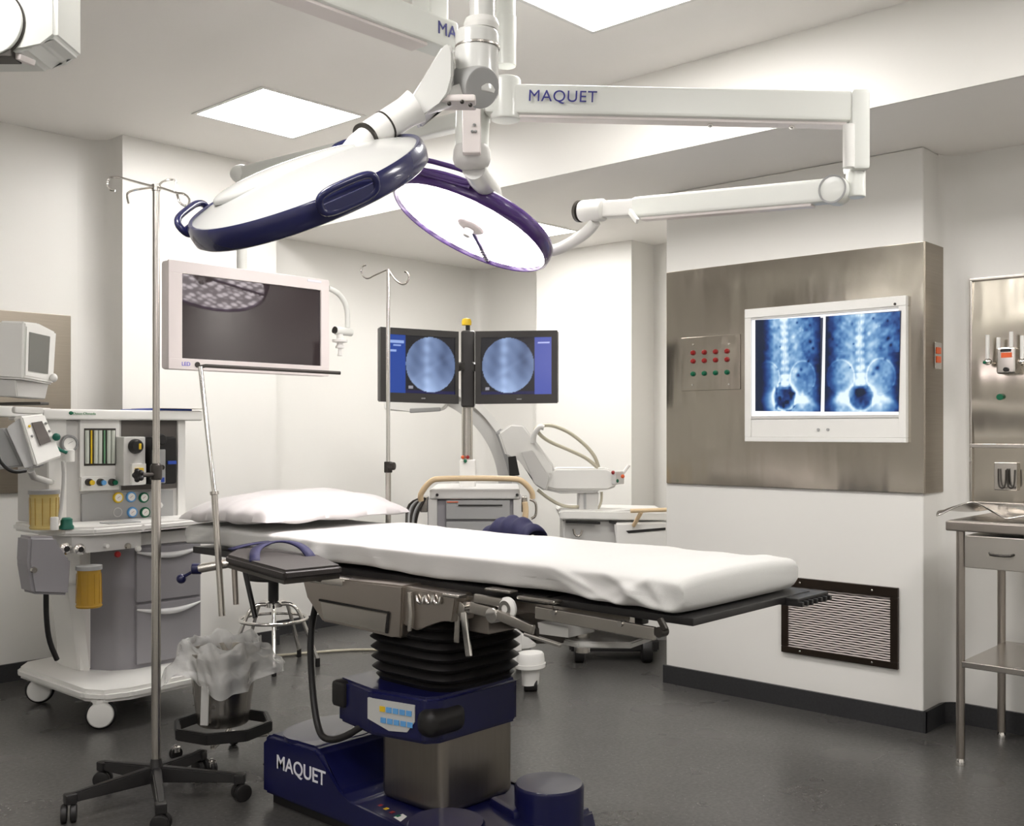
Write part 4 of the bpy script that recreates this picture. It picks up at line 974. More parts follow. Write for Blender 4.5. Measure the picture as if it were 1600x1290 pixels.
# stainless bench
L0 = D(1497, 1037, 4.22); L1 = D(1550, 1037, 4.62)
bx0_, bx1_, by0_, by1_ = 4.31, 4.90, .60, 1.535
t = thing('steel_bench', ((bx0_ + bx1_) / 2, 1.1, 0), 'stainless steel bench with drawer and lower shelf at the right edge', 'bench')
for x in (bx0_ + .02, bx1_ - .07):
    for y in (by0_ + .03, by1_ - .02): MB().cyl((x, y, .03), (x, y, .945), .017, seg=18).build('leg', 'steel_dull', t)
    for y in (by0_ + .03, by1_ - .02): MB().lathe([(0, 0), (.018, 0), (.018, .02), (.012, .03), (.012, .04)], (x, y, 0), Z, 16).build('foot', 'chrome', t)
m = MB(); m.box((bx0_ - .01, by0_ - .02, .945), (bx1_, by1_ + .03, .985), .006); m.build('top', 'steel_dull', t)
m = MB(); m.box((bx0_, by0_, .955), (bx1_ - .01, by1_ + .02, .988), .002); m.build('counter', 'steel_bare', t)
m = MB(); m.box((bx0_ + .0, by0_, .40), (bx1_ - .04, by1_ - .03, .425), .004); m.build('shelf', 'steel_bare', t)
m = MB(); m.box((bx0_ + .012, by0_, .80), (bx0_ + .4, by1_ - .04, .93), .004); m.build('drawer', 'steel_light', t)
MB().tube([(bx0_ + .012, 1.40, .865), (bx0_ - .01, 1.39, .86), (bx0_ - .012, 1.32, .86), (bx0_ + .012, 1.31, .865)], .005, 8, sm=1).build('drawer_handle', 'dark_metal', t)
# folded metal sheet / wrap on the bench
m = MB()
def wrap_fn(u, v):
    y = 1.60 - .42 * u + .03 * math.sin(v * 4); x = 4.30 + .34 * v
    return (x, y, .992 + .05 * max(0, 1 - abs(u - .35) * 3.2) * (1 - .6 * abs(v - .3)) + .025 * abs(math.sin(u * 5 + v * 3)) * (1 - v) + .01)
m.grid(wrap_fn, 20, 14)
solo(m, 'instrument_wrap', 'steel_bare', 'crumpled grey instrument wrap lying on the steel bench', 'wrap', solid=.003, ang=25)

# ------------------------------------------------------------------ anaesthesia machine
t = thing('anaesthesia_machine', (2.55, 4.95, 0), 'white anaesthesia machine with grey drawers, flow meters and amber canister, on casters', 'anaesthesia machine')
def rbox(nm, a, b, mt, bev=.004, par=None): return MB().box(a, b, bev).build(nm, mt, par or t)
def fbox(nm, px0, py0, px1, py1, y, dp, mt, bev=.003, par=None):
    a = onY(px0, py0, y); b = onY(px1, py1, y); zt_ = onY((px0 + px1) / 2, py0, y).z; zb_ = onY((px0 + px1) / 2, py1, y).z
    return rbox(nm, V((a.x, y - .0, zb_)), V((b.x, y + dp, zt_)), mt, bev, par)
bpoly = [(2.17, 4.62), (2.22, 4.52), (2.34, 4.48), (2.84, 4.52), (2.90, 4.60), (2.90, 5.42), (2.84, 5.50), (2.24, 5.40), (2.16, 5.30)]
m = MB(); m.prism([V((x, y, .125)) for x, y in bpoly], (0, 0, .055)); bmesh.ops.bevel(m.bm, geom=list(m.bm.edges), offset=.018, segments=4, affect='EDGES'); m.build('base', 'plastic_white', t, ang=50)
for k, (x, y) in enumerate(((2.23, 4.56), (2.24, 5.22), (2.82, 4.60), (2.82, 5.36))):
    sd = V((CR[0], CR[1], 0)) * .3 - V((CF[0], CF[1], 0)) * .95
    cw = V((x, y, .068)); o = MB().lathe([(0, .018), (.048, .018), (.054, .014), (.057, .006), (.057, -.01), (0, -.01)], cw + sd * .012, sd, 40).build('caster', 'plastic_white', t)
    MB().lathe([(.03, 0), (.064, 0), (.068, .006), (.068, .020), (.062, .026), (.03, .026)], cw - sd * .024, sd, 40).build('tyre', 'rubber', o)
    MB().box((x - .03, y - .02, .10), (x + .03, y + .04, .14), .01).build('caster_fork', 'plastic_white', o)
m = MB(); m.box((2.33, 4.98, .18), (2.86, 5.24, .86), .01); m.build('body', 'plastic_white', t)
m = MB(); m.prism([V((x, y, .18)) for x, y in ((2.36, 5.02), (2.44, 4.88), (2.53, 4.83), (2.895, 4.83), (2.895, 5.02))], (0, 0, .66)); m.build('cabinet', 'drawer_grey', t)
m = MB(); m.prism([V((2.33, 5.0, .18)), V((2.37, 4.96, .18)), V((2.31, 4.93, .60)), V((2.27, 4.98, .60))], (0, .20, 0)); m.build('side_panel', 'plastic_white', t)
for i, (pz0, pz1) in enumerate(((.505, .775), (.20, .495))):
    d_ = rbox('drawer', (2.535, 4.812, pz0), (2.888, 4.85, pz1), 'drawer_grey', .008)
    m = MB(); N = 14
    pts = [V((2.535 + .345 * k / (N - 1), 4.808 - .028 * math.sin(PI * k / (N - 1)), pz1 - .045 + (.022 * (1 - math.sin(PI * k / (N - 1))) if i < 2 else 0))) for k in range(N)]
    m.tube(pts, [.004 + .011 * math.sin(PI * k / (N - 1)) for k in range(N)], 10); m.build('drawer_handle', 'drawer_handle', d_)
rbox('trim_band', (2.53, 4.812, .785), (2.895, 4.85, .845), 'plastic_lightgrey', .005)
# worktop
wp = [(2.10, 4.90), (2.14, 4.74), (2.25, 4.66), (2.50, 4.68), (2.88, 4.74), (2.97, 4.80), (2.97, 5.2), (2.10, 5.2)]
m = MB(); m.prism([V((x, y, .865)) for x, y in wp], (0, 0, .04)); bmesh.ops.bevel(m.bm, geom=list(m.bm.edges), offset=.012, segments=3, affect='EDGES'); m.build('worktop', 'plastic_white', t, ang=50)
m = MB(); m.prism([V((x, y + .0, .785)) for x, y in ((2.14, 4.86), (2.18, 4.74), (2.27, 4.70), (2.52, 4.74), (2.52, 5.0), (2.14, 5.0))], (0, 0, .082)); m.build('front_console', 'plastic_lightgrey', t)
CYF = 4.712
for px, py, r_ in ((103, 857, .027), (125, 858, .026)):
    p = onY(px, py, CYF); k_ = MB().lathe([(0, .02), (.6 * r_, .02), (r_, .012), (r_, 0), (0, 0)], p + Y * .01, -Y, 24).build('gas_port', 'chrome', t); MB().cyl(p - Y * .012, p - Y * .0, r_ * .5, seg=16).build('port_hole', 'gap', k_)
for px, py, mt in ((185, 866, 'signal_red'), (201, 853, 'steel_bare'), (217, 857, 'plastic_white')):
    p = onY(px, py, CYF); MB().lathe([(0, .014), (.012, .014), (.015, .009), (.015, 0), (0, 0)], p + Y * .012, -Y, 22).build('control_knob', mt, t)
p = onY(163, 852, CYF); MB().cyl(p + Y * .02, p - Y * .035, .010, seg=16, bev=.003).build('lever', 'plastic_white', t)
# absorber block and canisters
m = MB(); q = [onY(px, py, 4.62) for px, py in ((46, 838), (88, 838), (98, 870), (112, 872), (108, 930), (52, 928), (44, 880))]
m.prism(q, (0, .13, 0)); bmesh.ops.bevel(m.bm, geom=list(m.bm.edges), offset=.012, segments=3, affect='EDGES'); m.build('absorber_block', 'drawer_grey', t, ang=45)
p = onY(52, 890, 4.615); MB().lathe([(0, .014), (.012, .014), (.014, 0), (0, 0)], p, -Y, 18).build('absorber_latch', 'steel_bare', t)
def canister(pxa, pya, pxb, pyb, y, r0, r1, mt, ring):
    p0, p1 = onY(pxb, pyb, y), onY(pxa, pya, y); p0.x = p1.x
    L_ = p1.z - p0.z
    o = MB().lathe([(0, 0), (r0, 0), (r0 + .004, .008), (r0, .016), (r1, L_ - .01), (r1 + .003, L_), (0, L_)], p0, Z, 36).build('canister', mt, t)
    MB().lathe([(r1 * .8, L_ - .004), (r1 + .006, L_ - .004), (r1 + .006, L_ + .014), (0, L_ + .014)], p0, Z, 30).build('canister_collar', 'plastic_grey', o)
    q = MB()
    for k in range(12):
        a = 2 * PI * k / 12; q.tube([p0 + V(((r0 + .001) * math.cos(a), (r0 + .001) * math.sin(a), .02)), p0 + V(((r1 + .001) * math.cos(a), (r1 + .001) * math.sin(a), L_ - .02))], .0016, 5)
    q.build('canister_ribs', ring, o)
canister(139, 888, 139, 948, 4.66, .055, .052, 'amber', 'amber')
canister(69, 770, 69, 826, 4.80, .060, .062, 'amber_pale', 'amber')
p = onY(104, 770, 4.75); MB().tube([onY(98, 720, 4.72), onY(100, 745, 4.72), onY(96, 790, 4.72), onY(93, 812, 4.72)], .008, 10, sm=1).build('breathing_tube', 'plastic_lightgrey', t)
m = MB(); c_ = onY(85, 828, 4.72); m.cyl(c_, c_ + Z * .06, .018, seg=18, bev=.004); m.build('tube_elbow', 'plastic_white', t)
c_ = onY(104, 826, 4.74); MB().lathe([(0, 0), (.032, 0), (.032, .012), (.026, .02), (.026, .045), (.016, .052), (0, .052)], c_, Z, 26).build('green_connector', 'green', t)
# paper on worktop
rbox('paper_slip', (2.36, 4.74, .905), (2.52, 4.84, .909), 'plastic_grey', .001)
# upper unit
UY = 5.0
o = rbox('upper_cabinet', (2.18, UY + .004, .90), (2.905, 5.34, 1.40), 'plastic_lightgrey', .008)
fbox('left_pillar', 76, 655, 104, 826, UY - .012, .05, 'plastic_white')
fbox('side_cheek', 278, 655, 290, 822, UY - .012, .05, 'plastic_white')
sh = MB(); sh.box((2.14, UY - .05, 1.40), (2.985, 5.36, 1.452), .012); sh.build('top_shelf', 'plastic_white', t)
rbox('shelf_tray', (2.70, UY - .03, 1.452), (2.93, 5.30, 1.462), 'royal_blue', .003)
rbox('shelf_paper', (2.72, UY - .06, 1.462), (2.99, 5.22, 1.465), 'paper', .001)
p = onY(111, 645, UY - .052); MB().ball(p, .011, (1, .3, .8)).build('emblem', 'signal_green', t)
text_part('maker_lettering', 'Datex-Ohmeda', .018, onY(132, 646, UY - .0515), X, Z, 'print_green', t)
fp = fbox('flow_panel', 125, 654, 187, 745, UY - .014, .03, 'plastic_white')
MB().box(onY(132, 669, UY - .018), V((onY(181, 727, UY - .018).x, UY - .012, onY(156, 727, UY - .018).z))).build('flow_window', 'dark_metal', fp)
for k, c_ in enumerate(('flow_glass', 'yellow', 'flow_glass', 'flow_glass', 'print_green', 'flow_glass', 'flow_glass')):
    x = 136 + 6.8 * k; a_ = onY(x, 672, UY - .022); b_ = onY(x, 724, UY - .022); r_ = .0045 if c_ in ('yellow', 'print_green') else .010
    MB().cyl((a_.x, UY - .022, b_.z), (a_.x, UY - .022, a_.z), r_, seg=12).build('flow_tube', c_, fp)
kp_ = fbox('knob_panel', 127, 744, 187, 766, UY - .02, .03, 'plastic_white')
for px, c_ in ((138, 'yellow'), (156, 'blue'), (174, 'signal_green')):
    p = onY(px, 753, UY - .02); MB().lathe([(0, .022), (.016, .022), (.018, .015), (.018, 0), (0, 0)], p, -Y, 22).build('flow_knob', 'dark_metal', kp_)
    MB().lathe([(0, .018), (.012, .018), (.013, 0), (0, 0)], p + V((.007, -.014, -.002)), -Y, 20).build('knob_cap', c_, kp_)
gp = fbox('gauge_panel', 128, 768, 271, 816, UY - .012, .02, 'plastic_grey')
for px, py, c_ in ((184, 777, 'yellow'), (204, 776, 'blue'), (224, 777, 'signal_green'), (206, 800, 'blue'), (226, 800, 'signal_green')):
    p = onY(px, py, UY - .013); g_ = MB().lathe([(0, .010), (.019, .010), (.019, .012), (.025, .012), (.027, .008), (.027, 0), (0, 0)], p, -Y, 28).build('gauge_ring', c_, gp)
    MB().lathe([(0, .0115), (.0195, .0115), (.0195, .009), (0, .009)], p, -Y, 24).build('gauge_dial', 'plastic_white', g_)
    MB().bar(p - Y * .0125 + V((-.008, 0, -.004)), p - Y * .0125 + V((.006, 0, .006)), .0015, .001).build('needle', 'signal_red', g_)
p = onY(184, 800, UY - .013); MB().lathe([(.020, .001), (.024, .001), (.024, 0)], p, -Y, 28).build('blank_cover', 'plastic_lightgrey', gp)
p = onY(249, 789, UY - .013); MB().lathe([(0, .016), (.013, .016), (.016, .008), (.012, 0), (0, 0)], p, -Y, 6).build('hex_knob', 'plastic_white', gp)
# pressure gauge on the left
p = onY(107, 693, UY - .02); pg = MB().lathe([(0, .012), (.030, .012), (.032, .020), (.040, .020), (.043, .012), (.043, 0), (0, 0)], p, -Y, 36).build('pressure_gauge', 'print_grey', t)
MB().lathe([(0, .014), (.031, .014), (.031, .011), (0, .011)], p, -Y, 32).build('gauge_dial', 'plastic_white', pg)
MB().bar(p - Y * .016 - X * .008, p - Y * .016 + V((.014, 0, .012)), .0015, .001).build('needle', 'dark_metal', pg)
c_ = onY(108, 712, UY - .06); MB().cyl(c_ + Z * .03, c_ - Z * .03, .025, seg=20, bev=.006).build('sensor_plug', 'plastic_white', t)
m = MB(); m.tube([onY(83, 694, UY - .08), onY(92, 702, UY - .08), onY(104, 707, UY - .08)], .008, 10); m.build('green_knob', 'green', t)
# vaporiser bay
fbox('bay_recess', 190, 655, 277, 764, UY - .001, .006, 'bay')
vp = fbox('vaporiser', 193, 682, 228, 758, UY - .10, .10, 'plastic_lightgrey', .008)
p = onY(211, 697, UY - .102); MB().lathe([(0, .03), (.026, .03), (.035, .02), (.037, 0), (0, 0)], p, -Y, 28).build('dial', 'black', vp)
MB().box(p + V((.004, -.034, -.016)), p + V((.017, -.028, .014)), .002).build('dial_mark', 'yellow', vp)
MB().box(onY(212, 731, UY - .13), V((onY(225, 738, UY - .13).x, UY - .10, onY(218, 739, UY - .13).z)), .002).build('label_strip', 'yellow', vp)
MB().box(onY(206, 724, UY - .12), V((onY(229, 757, UY - .12).x, UY - .08, onY(218, 757, UY - .12).z)), .006).build('filler_block', 'plastic_white', vp)
vq = fbox('vaporiser', 238, 682, 277, 757, UY - .14, .14, 'black', .014)
MB().box(onY(240, 702, UY - .148), V((onY(259, 756, UY - .148).x, UY - .13, onY(250, 755, UY - .148).z)), .004).build('front_plate', 'plastic_grey', vq)
p = onY(251, 690, UY - .14); MB().lathe([(0, .02), (.022, .02), (.028, .01), (.03, 0), (0, 0)], p + Z * .012, -Y, 24).build('dial', 'black', vq)
MB().box(onY(263, 720, UY - .150), V((onY(276, 724, UY - .150).x, UY - .138, onY(269, 725, UY - .15).z))).build('blue_stripe', 'royal_blue', vq)
MB().box(onY(247, 746, UY - .156), V((onY(257, 752, UY - .156).x, UY - .14, onY(252, 753, UY - .156).z))).build('blue_stripe', 'royal_blue', vq)
p = onY(252, 730, UY - .152); MB().lathe([(0, .014), (.012, .014), (.014, 0), (0, 0)], p, -Y, 18).build('filler_cap', 'dark_metal', vq)
# hose to the wall
t2_ = solo(MB().tube([onY(72, 926, 4.80), onY(72, 960, 4.82), onY(76, 1000, 4.84), onY(89, 1030, 4.86)], .012, 10, sm=2), 'gas_hose', 'rubber', 'black gas hose hanging behind the left side of the anaesthesia machine', 'hose')

# monitors on the left arm
def quadbox(q, off, bev=.006):
    m = MB(); m.prism(q, off); bmesh.ops.bevel(m.bm, geom=list(m.bm.edges), offset=bev, segments=3, affect='EDGES'); return m
t = thing('patient_monitor', D(30, 640, 4.6), 'off-white patient monitor with blank grey screen, upper one at the left edge', 'monitor', 'monitors by the anaesthesia machine')
fq = [(38, 502), (62, 505), (89, 519), (84, 601), (36, 592)]
dq = [4.48, 4.58, 4.72, 4.72, 4.48]
L_ = -V((CR[0], CR[1], 0)) * .11 + Z * .004
quadbox([D(*p, d) for p, d in zip(fq, dq)], L_, .008).build('housing', 'plastic_white', t, ang=45)
def lerpq(u, v, q=((38, 505, 4.48), (87, 519, 4.72), (36, 588, 4.48), (82, 597, 4.72))):
    a, b, c, d = [D(*k) for k in q]; return a.lerp(b, u).lerp(c.lerp(d, u), v)
nr = V((CR[0], CR[1], 0)) * .8 - V((CF[0], CF[1], 0)) * .6
MB().prism([lerpq(u, v) + nr * .004 for u, v in ((.14, .14), (.80, .12), (.80, .86), (.14, .88))], nr * .003).build('screen', 'screen_grey', t)
MB().prism([lerpq(u, v) + nr * .0015 for u, v in ((.06, .05), (.94, .04), (.92, .97), (.05, .97))], nr * .004).build('bezel_frame', 'plastic_white', t)
b_ = quadbox([D(24, 592, 4.50), D(77, 598, 4.70), D(71, 624, 4.68), D(27, 620, 4.50)], L_ * .8, .004).build('connector_panel', 'plastic_lightgrey', t)
for px, py, c_, r_ in ((38, 601, 'black', .010), (37, 609, 'chrome', .007), (51, 600, 'signal_red', .008), (47, 611, 'black', .005), (53, 611, 'signal_red', .006)):
    MB().ball(D(px, py, 4.52 + (px - 27) * .004), r_, (1, 1, 1), 14).build('socket', c_, b_)
quadbox([D(-40, 530, 4.45), D(12, 523, 4.6), D(24, 618, 4.6), D(-40, 618, 4.45)], V((CF[0], CF[1], 0)) * .15, .012).build('rear_housing', 'plastic_white', t, ang=45)
MB().ball(D(84, 590, 4.69), .016, (1, 1, 1.2)).build('side_knob', 'plastic_white', t)
m = MB(); m.bar(D(-60, 632, 4.6), D(70, 630, 4.62), .10, .012, .003); m.build('mount_plate', 'dark_metal', t)
m = MB(); m.bar(D(-60, 640, 4.62), V((2.22, 5.08, D(0, 643, 4.62).z)), .06, .05, .01); m.build('support_arm', 'plastic_white', t)
t = thing('ventilator_display', D(50, 700, 4.5), 'small off-white ventilator display tilted below the patient monitor, dark window', 'monitor', 'monitors by the anaesthesia machine')
Q2 = ((33, 650, 4.40), (70, 646, 4.55), (57, 729, 4.36), (98, 713, 4.50))
def lq(u, v): a, b, c, d = [D(*k) for k in Q2]; return a.lerp(b, u).lerp(c.lerp(d, u), v)
n2 = ((lq(1, 0) - lq(0, 0)).cross(lq(0, 1) - lq(0, 0))).normalized()
if n2.dot(O - lq(.5, .5)) < 0: n2 = -n2
quadbox([lq(0, 0), lq(1, 0), lq(1, 1), lq(0, 1)], -V((CR[0], CR[1], 0)) * .06 + V((CF[0], CF[1], 0)) * .05 - Z * .0, .008).build('housing', 'plastic_white', t, ang=45)
MB().prism([lq(u, v) + n2 * .002 for u, v in ((.30, .16), (.72, .16), (.78, .62), (.34, .64))], n2 * .003).build('screen', 'screen_small', t)
for u, v, c_ in ((.18, .22, 'yellow'), (.16, .42, 'plastic_grey'), (.86, .22, 'plastic_grey'), (.88, .40, 'plastic_grey')): MB().ball(lq(u, v) + n2 * .003, .006, (1, 1, 1), 12).build('button', c_, t)
q = [(33, 650, 4.42), (8, 668, 4.34), (38, 733, 4.32), (55, 730, 4.38)]
quadbox([D(*k) for k in q], V((CF[0], CF[1], 0)) * .09, .006).build('side_housing', 'plastic_grey', t, ang=45)
quadbox([D(-30, 672, 4.36), D(6, 668, 4.4), D(34, 728, 4.4), D(-20, 735, 4.36)], V((CF[0], CF[1], 0)) * .08, .006).build('rear_block', 'plastic_grey', t, ang=45)
q = lq(.95, .55) + n2 * .01; MB().ball(q + V((.005, 0, -.002)), .017, (1, 1, 1)).build('green_knob', 'green', t)
MB().tube([D(-10, 700, 4.25), D(5, 728, 4.22), D(22, 738, 4.22), D(40, 735, 4.28)], .008, 10, sm=2).build('cable', 'rubber', t)
MB().tube([D(48, 735, 4.42), D(52, 745, 4.45), V((2.21, 5.02, 1.10))], .014, 12).build('support_bar', 'plastic_lightgrey', t)
MB().bar(D(20, 640, 4.50), D(66, 642, 4.58), .05, .03, .01).build('hinge', 'plastic_white', t)

# ------------------------------------------------------------------ kick bucket with bag, stool, floor cord
BX_, BY_ = 2.37, 3.78
t = thing('kick_bucket', (BX_, BY_, 0), 'steel kick bucket in a black octagonal bumper ring on chrome casters, lined with clear bag', 'bucket')
prof_o = [(0, .15), (.098, .15), (.104, .156), (.138, .44), (.143, .446), (.143, .452), (.134, .452), (.100, .162), (0, .160)]
MB().lathe(prof_o, (BX_, BY_, 0), Z, 48).build('bucket', 'steel_bare', t)
m = MB(); ring = []
RB = .205
for k in range(8):
    a = 2 * PI * (k + .5) / 8 + .3; ring.append(V((BX_ + RB * math.cos(a), BY_ + RB * math.sin(a), 0)))
def ringband(m, pts, z0, z1, th):
    n = len(pts); c = V((BX_, BY_, 0)); vs = []
    for p in pts:
        d = (p - c).normalized(); vs.append([m.bm.verts.new(q) for q in (p + Z * z0, p + Z * z1, p - d * th + Z * z1, p - d * th + Z * z0)])
    for i in range(n):
        a, b = vs[i], vs[(i + 1) % n]
        for j in range(4): m.bm.faces.new((a[j], b[j], b[(j + 1) % 4], a[(j + 1) % 4]))
ringband(m, ring, .115, .160, .022); bmesh.ops.bevel(m.bm, geom=list(m.bm.edges), offset=.004, segments=2, affect='EDGES'); m.build('bumper_ring', 'rubber', t, ang=30)
for k in range(4):
    a = PI / 4 + k * PI / 2; e = V((BX_ + .18 * math.cos(a), BY_ + .18 * math.sin(a), .10)); c_ = V((BX_, BY_, .135))
    m = MB(); m.tube([V((BX_, BY_, .085)), e], .010, 10); m.tube([e, e + Z * .045], .008, 10); lg = m.build('leg', 'steel_bare', t)
    caster(lg, e.x + .012 * math.cos(a), e.y + .012 * math.sin(a), .026, a + .8, 'rubber', 'chrome', .012, .02)
m = MB(); s_ = V((CR[0], CR[1], 0)); f_ = V((-CF[0], -CF[1], 0))
h0 = V((BX_, BY_, .17)) + f_ * .112 - s_ * .045; h1 = V((BX_, BY_, .33)) + f_ * .128 - s_ * .035
m.bar(h0, h1, .032, .012, .003, up=f_); m.build('bracket', 'plastic_lightgrey', t)
# bag: crumpled film draped over the rim
def bag_fn(u, v):
    a = 2 * PI * v; lob = .030 * math.sin(3 * a + 1.2) + .022 * math.sin(5 * a) + .012 * math.sin(11 * a + .6)
    if u < .35:
        k = u / .35; r = .118 + .022 * k; z = .36 + .115 * k
    elif u < .5:
        k = (u - .35) / .15; r = .140 + .022 * k + lob * .3 * k; z = .475 + .018 * math.sin(PI * k) + .012 * math.sin(7 * a)
    else:
        k = (u - .5) / .5; r = .160 + .022 * k + lob * (.3 + .55 * k); z = .475 - .14 * k + .03 * k * math.sin(2 * a + 2.4) + .008 * math.sin(9 * a) * k
    tri = lambda x: abs((x / PI) % 2 - 1) * 2 - 1
    cr = .0045 * tri(9 * a + 9 * u) + .0030 * tri(19 * a - 25 * u) + .006 * tri(22 * u + 3 * a)
    tipL = math.exp(-((math.cos(a - 2.55) - 1) / .05) ** 2); tipR = math.exp(-((math.cos(a + .72) - 1) / .05) ** 2)
    if u > .5: k = (u - .5) / .5; r += (.085 * tipR + .06 * tipL) * k; z -= .05 * tipL * k - .02 * tipR * k
    r += cr
    return (BX_ + r * math.cos(a), BY_ + r * math.sin(a), z + cr)
m = MB(); m.grid(bag_fn, 44, 150, wrapv=True)
solo(m, 'bin_bag', 'bag', 'crumpled translucent plastic bag hung over the rim of the kick bucket', 'bag', ang=30, fixn=False)

SX_, SY_ = 3.50, 5.06
t = thing('stool', (SX_, SY_, 0), 'round stool with chrome foot ring and splayed legs, mostly hidden behind the table head', 'stool')
MB().lathe([(0, .50), (.15, .50), (.165, .515), (.165, .54), (.15, .555), (0, .56)], (SX_, SY_, 0), Z, 40).build('seat', 'rubber', t)
MB().cyl((SX_, SY_, .36), (SX_, SY_, .50), .030, seg=24).build('pillar', 'black', t)
MB().lathe([(0, .34), (.05, .34), (.05, .365), (.03, .375), (0, .375)], (SX_, SY_, 0), Z, 24).build('hub', 'chrome', t)
MB().tube([(SX_ + .19 * math.cos(2 * PI * k / 40), SY_ + .19 * math.sin(2 * PI * k / 40), .27) for k in range(40)], .010, 10, closed=True).build('foot_ring', 'chrome', t)
for k in range(5):
    a = 2 * PI * k / 5 + .35; d = V((math.cos(a), math.sin(a), 0)); c_ = V((SX_, SY_, 0))
    m = MB(); m.tube([c_ + d * .03 + Z * .355, c_ + d * .11 + Z * .36, c_ + d * .155 + Z * .31, c_ + d * .255 + Z * .045], .0115, 12, sm=2); lg = m.build('leg', 'chrome', t)
    e = c_ + d * .258; MB().cyl(e, e + Z * .05, .014, seg=16, bev=.003).build('foot_tip', 'rubber', lg)
cps = [onZ(400, 1026, .009), onZ(430, 1024, .009), onZ(500, 1018, .009), onZ(560, 1014, .008), onZ(620, 1016, .008), onZ(700, 1030, .008)]
solo(MB().tube(cps, .008, 8, sm=3), 'power_cord', 'cable_beige', 'pale power cord lying across the floor between stool and table column', 'cord')

# ------------------------------------------------------------------ c-arm monitor trolley
F_ = V((CF[0], CF[1], 0)); R_ = V((CR[0], CR[1], 0))
def cbox(m, px0, py0, px1, py1, d, dp, bev=.004):
    """box parallel to the trolley front: given where its front face stands at distance d"""
    a, b = D(px0, py0, d), D(px1, py1, d); w_ = (b - a).dot(R_); h_ = abs(a.z - b.z); c = (a + b) / 2 + F_ * dp / 2
    return m.obox(c, R_, F_, Z, (abs(w_), dp, h_), bev)
TD = 5.45
tc_ = D(742, 745, TD + .25)
t = thing('monitor_trolley', (tc_.x, tc_.y, 0), 'grey wheeled imaging trolley with beige grab handle and twin monitor pole', 'trolley')
def tp_(nm, px0, py0, px1, py1, d, dp, mt, bev=.004, par=None): return cbox(MB(), px0, py0, px1, py1, d, dp, bev).build(nm, mt, par or t)
zfl = 672 + 1.35 * 1635 / TD
tp_('cabinet', 668, 780, 815, zfl - 60, TD + .02, .50, 'drawer_grey', .01)
tp_('top_cover', 671, 763, 812, 780, TD - .01, .52, 'plastic_lightgrey', .012)
tp_('side_post', 669, 780, 683, zfl - 60, TD, .05, 'plastic_lightgrey', .004); tp_('side_post', 802, 780, 815, zfl - 60, TD, .05, 'plastic_lightgrey', .004)
for x in (683, 808): MB().cyl(D(x, 772 + 1, TD - .012), D(x, 773, TD - .02), .008, seg=14).build('bolt', 'gap', t)
pr_ = tp_('printer', 697, 781, 797, 811, TD + .0, .05, 'plastic_grey', .004)
MB().bar(D(716, 789, TD - .004), D(785, 789, TD - .004), .006, .006).build('slot', 'gap', pr_)
MB().bar(D(698, 784, TD - .002), D(716, 784, TD - .002), .01, .004).build('status_lamp', 'orange', pr_)
tp_('drawer', 697, 815, 790, 850, TD, .05, 'plastic_grey', .004)
m = MB(); m.tube([D(658, 782, TD - .02), D(656, 772, TD - .03), D(672, 751, TD - .05), D(686, 747, TD - .05), D(800, 747, TD - .05), D(816, 750, TD - .05), D(832, 768, TD - .03), D(832, 778, TD - .02)], .015, 14, sm=2); m.build('grab_handle', 'beige', t)
m = MB(); m.tube([D(820, 784, TD), D(822, 800, TD), D(818, 822, TD), D(814, 842, TD)], .016, 12, sm=2); m.build('side_handle', 'beige', t)
MB().tube([D(828, 780, TD + .1), D(838, 784, TD + .1), D(838, 806, TD + .1), D(830, 810, TD + .1)], .007, 10, sm=2).build('rear_handle', 'steel_bare', t)
tp_('left_bracket', 656, 776, 668, 800, TD + .05, .1, 'steel_bare'); tp_('right_bracket', 815, 776, 824, 800, TD + .05, .1, 'steel_bare')
m_ = MB()
MB().cyl(D(730, 720, TD + .22), D(730, 625, TD + .22), .030, seg=26).build('pole', 'steel_bare', t)
tp_('pole_base', 718, 718, 743, 764, TD + .18, .09, 'plastic_white', .008)
for x, y, c_ in ((723, 714, 'orange'), (731, 714, 'signal_red'), (727, 720, 'signal_green')): MB().ball(D(x, y, TD + .17), .010, (1, 1, 1), 12).build('push_button', c_, t)
tp_('mast_cover', 720, 516, 742, 636, TD + .14, .09, 'monitor_black', .012)
MB().cyl(D(731, 516, TD + .18), D(731, 505, TD + .18), .012, seg=16).build('beacon_stem', 'black', t)
MB().lathe([(0, 0), (.026, 0), (.027, .02), (.022, .034), (0, .04)], D(729, 508, TD + .18), Z, 24).build('beacon', 'yellow', t)
# feet
for px, d in ((829, 5.42), (690, 5.42), (816, 5.95), (700, 5.95)):
    p = D(px, 700, d); p.z = 0
    fo = MB(); fo.lathe([(0, .20), (.07, .20), (.078, .19), (.082, .16), (.082, .145), (0, .14)], p, Z, 28, sx=1, sy=.8); fo = fo.build('foot_cover', 'plastic_white', t)
    MB().lathe([(0, .146), (.088, .146), (.088, .125), (.06, .118), (0, .118)], p, Z, 28, sx=1, sy=.8).build('foot_flange', 'plastic_white', fo)
    MB().lathe([(0, .12), (.058, .12), (.052, .035), (0, .035)], p, Z, 24, sx=1, sy=.7).build('caster_fork', 'plastic_white', fo)
    q_0 = V((p.x, p.y, .034)); MB().cyl(q_0 - R_ * .035, q_0 + R_ * .035, .034, seg=24, bev=.006).build('caster', 'rubber', fo)
    if px > 800: MB().bar(V((p.x, p.y, .17)), V((p.x, p.y, .17)) - R_ * .14, .05, .05, .01).build('foot_arm', 'plastic_white', fo)
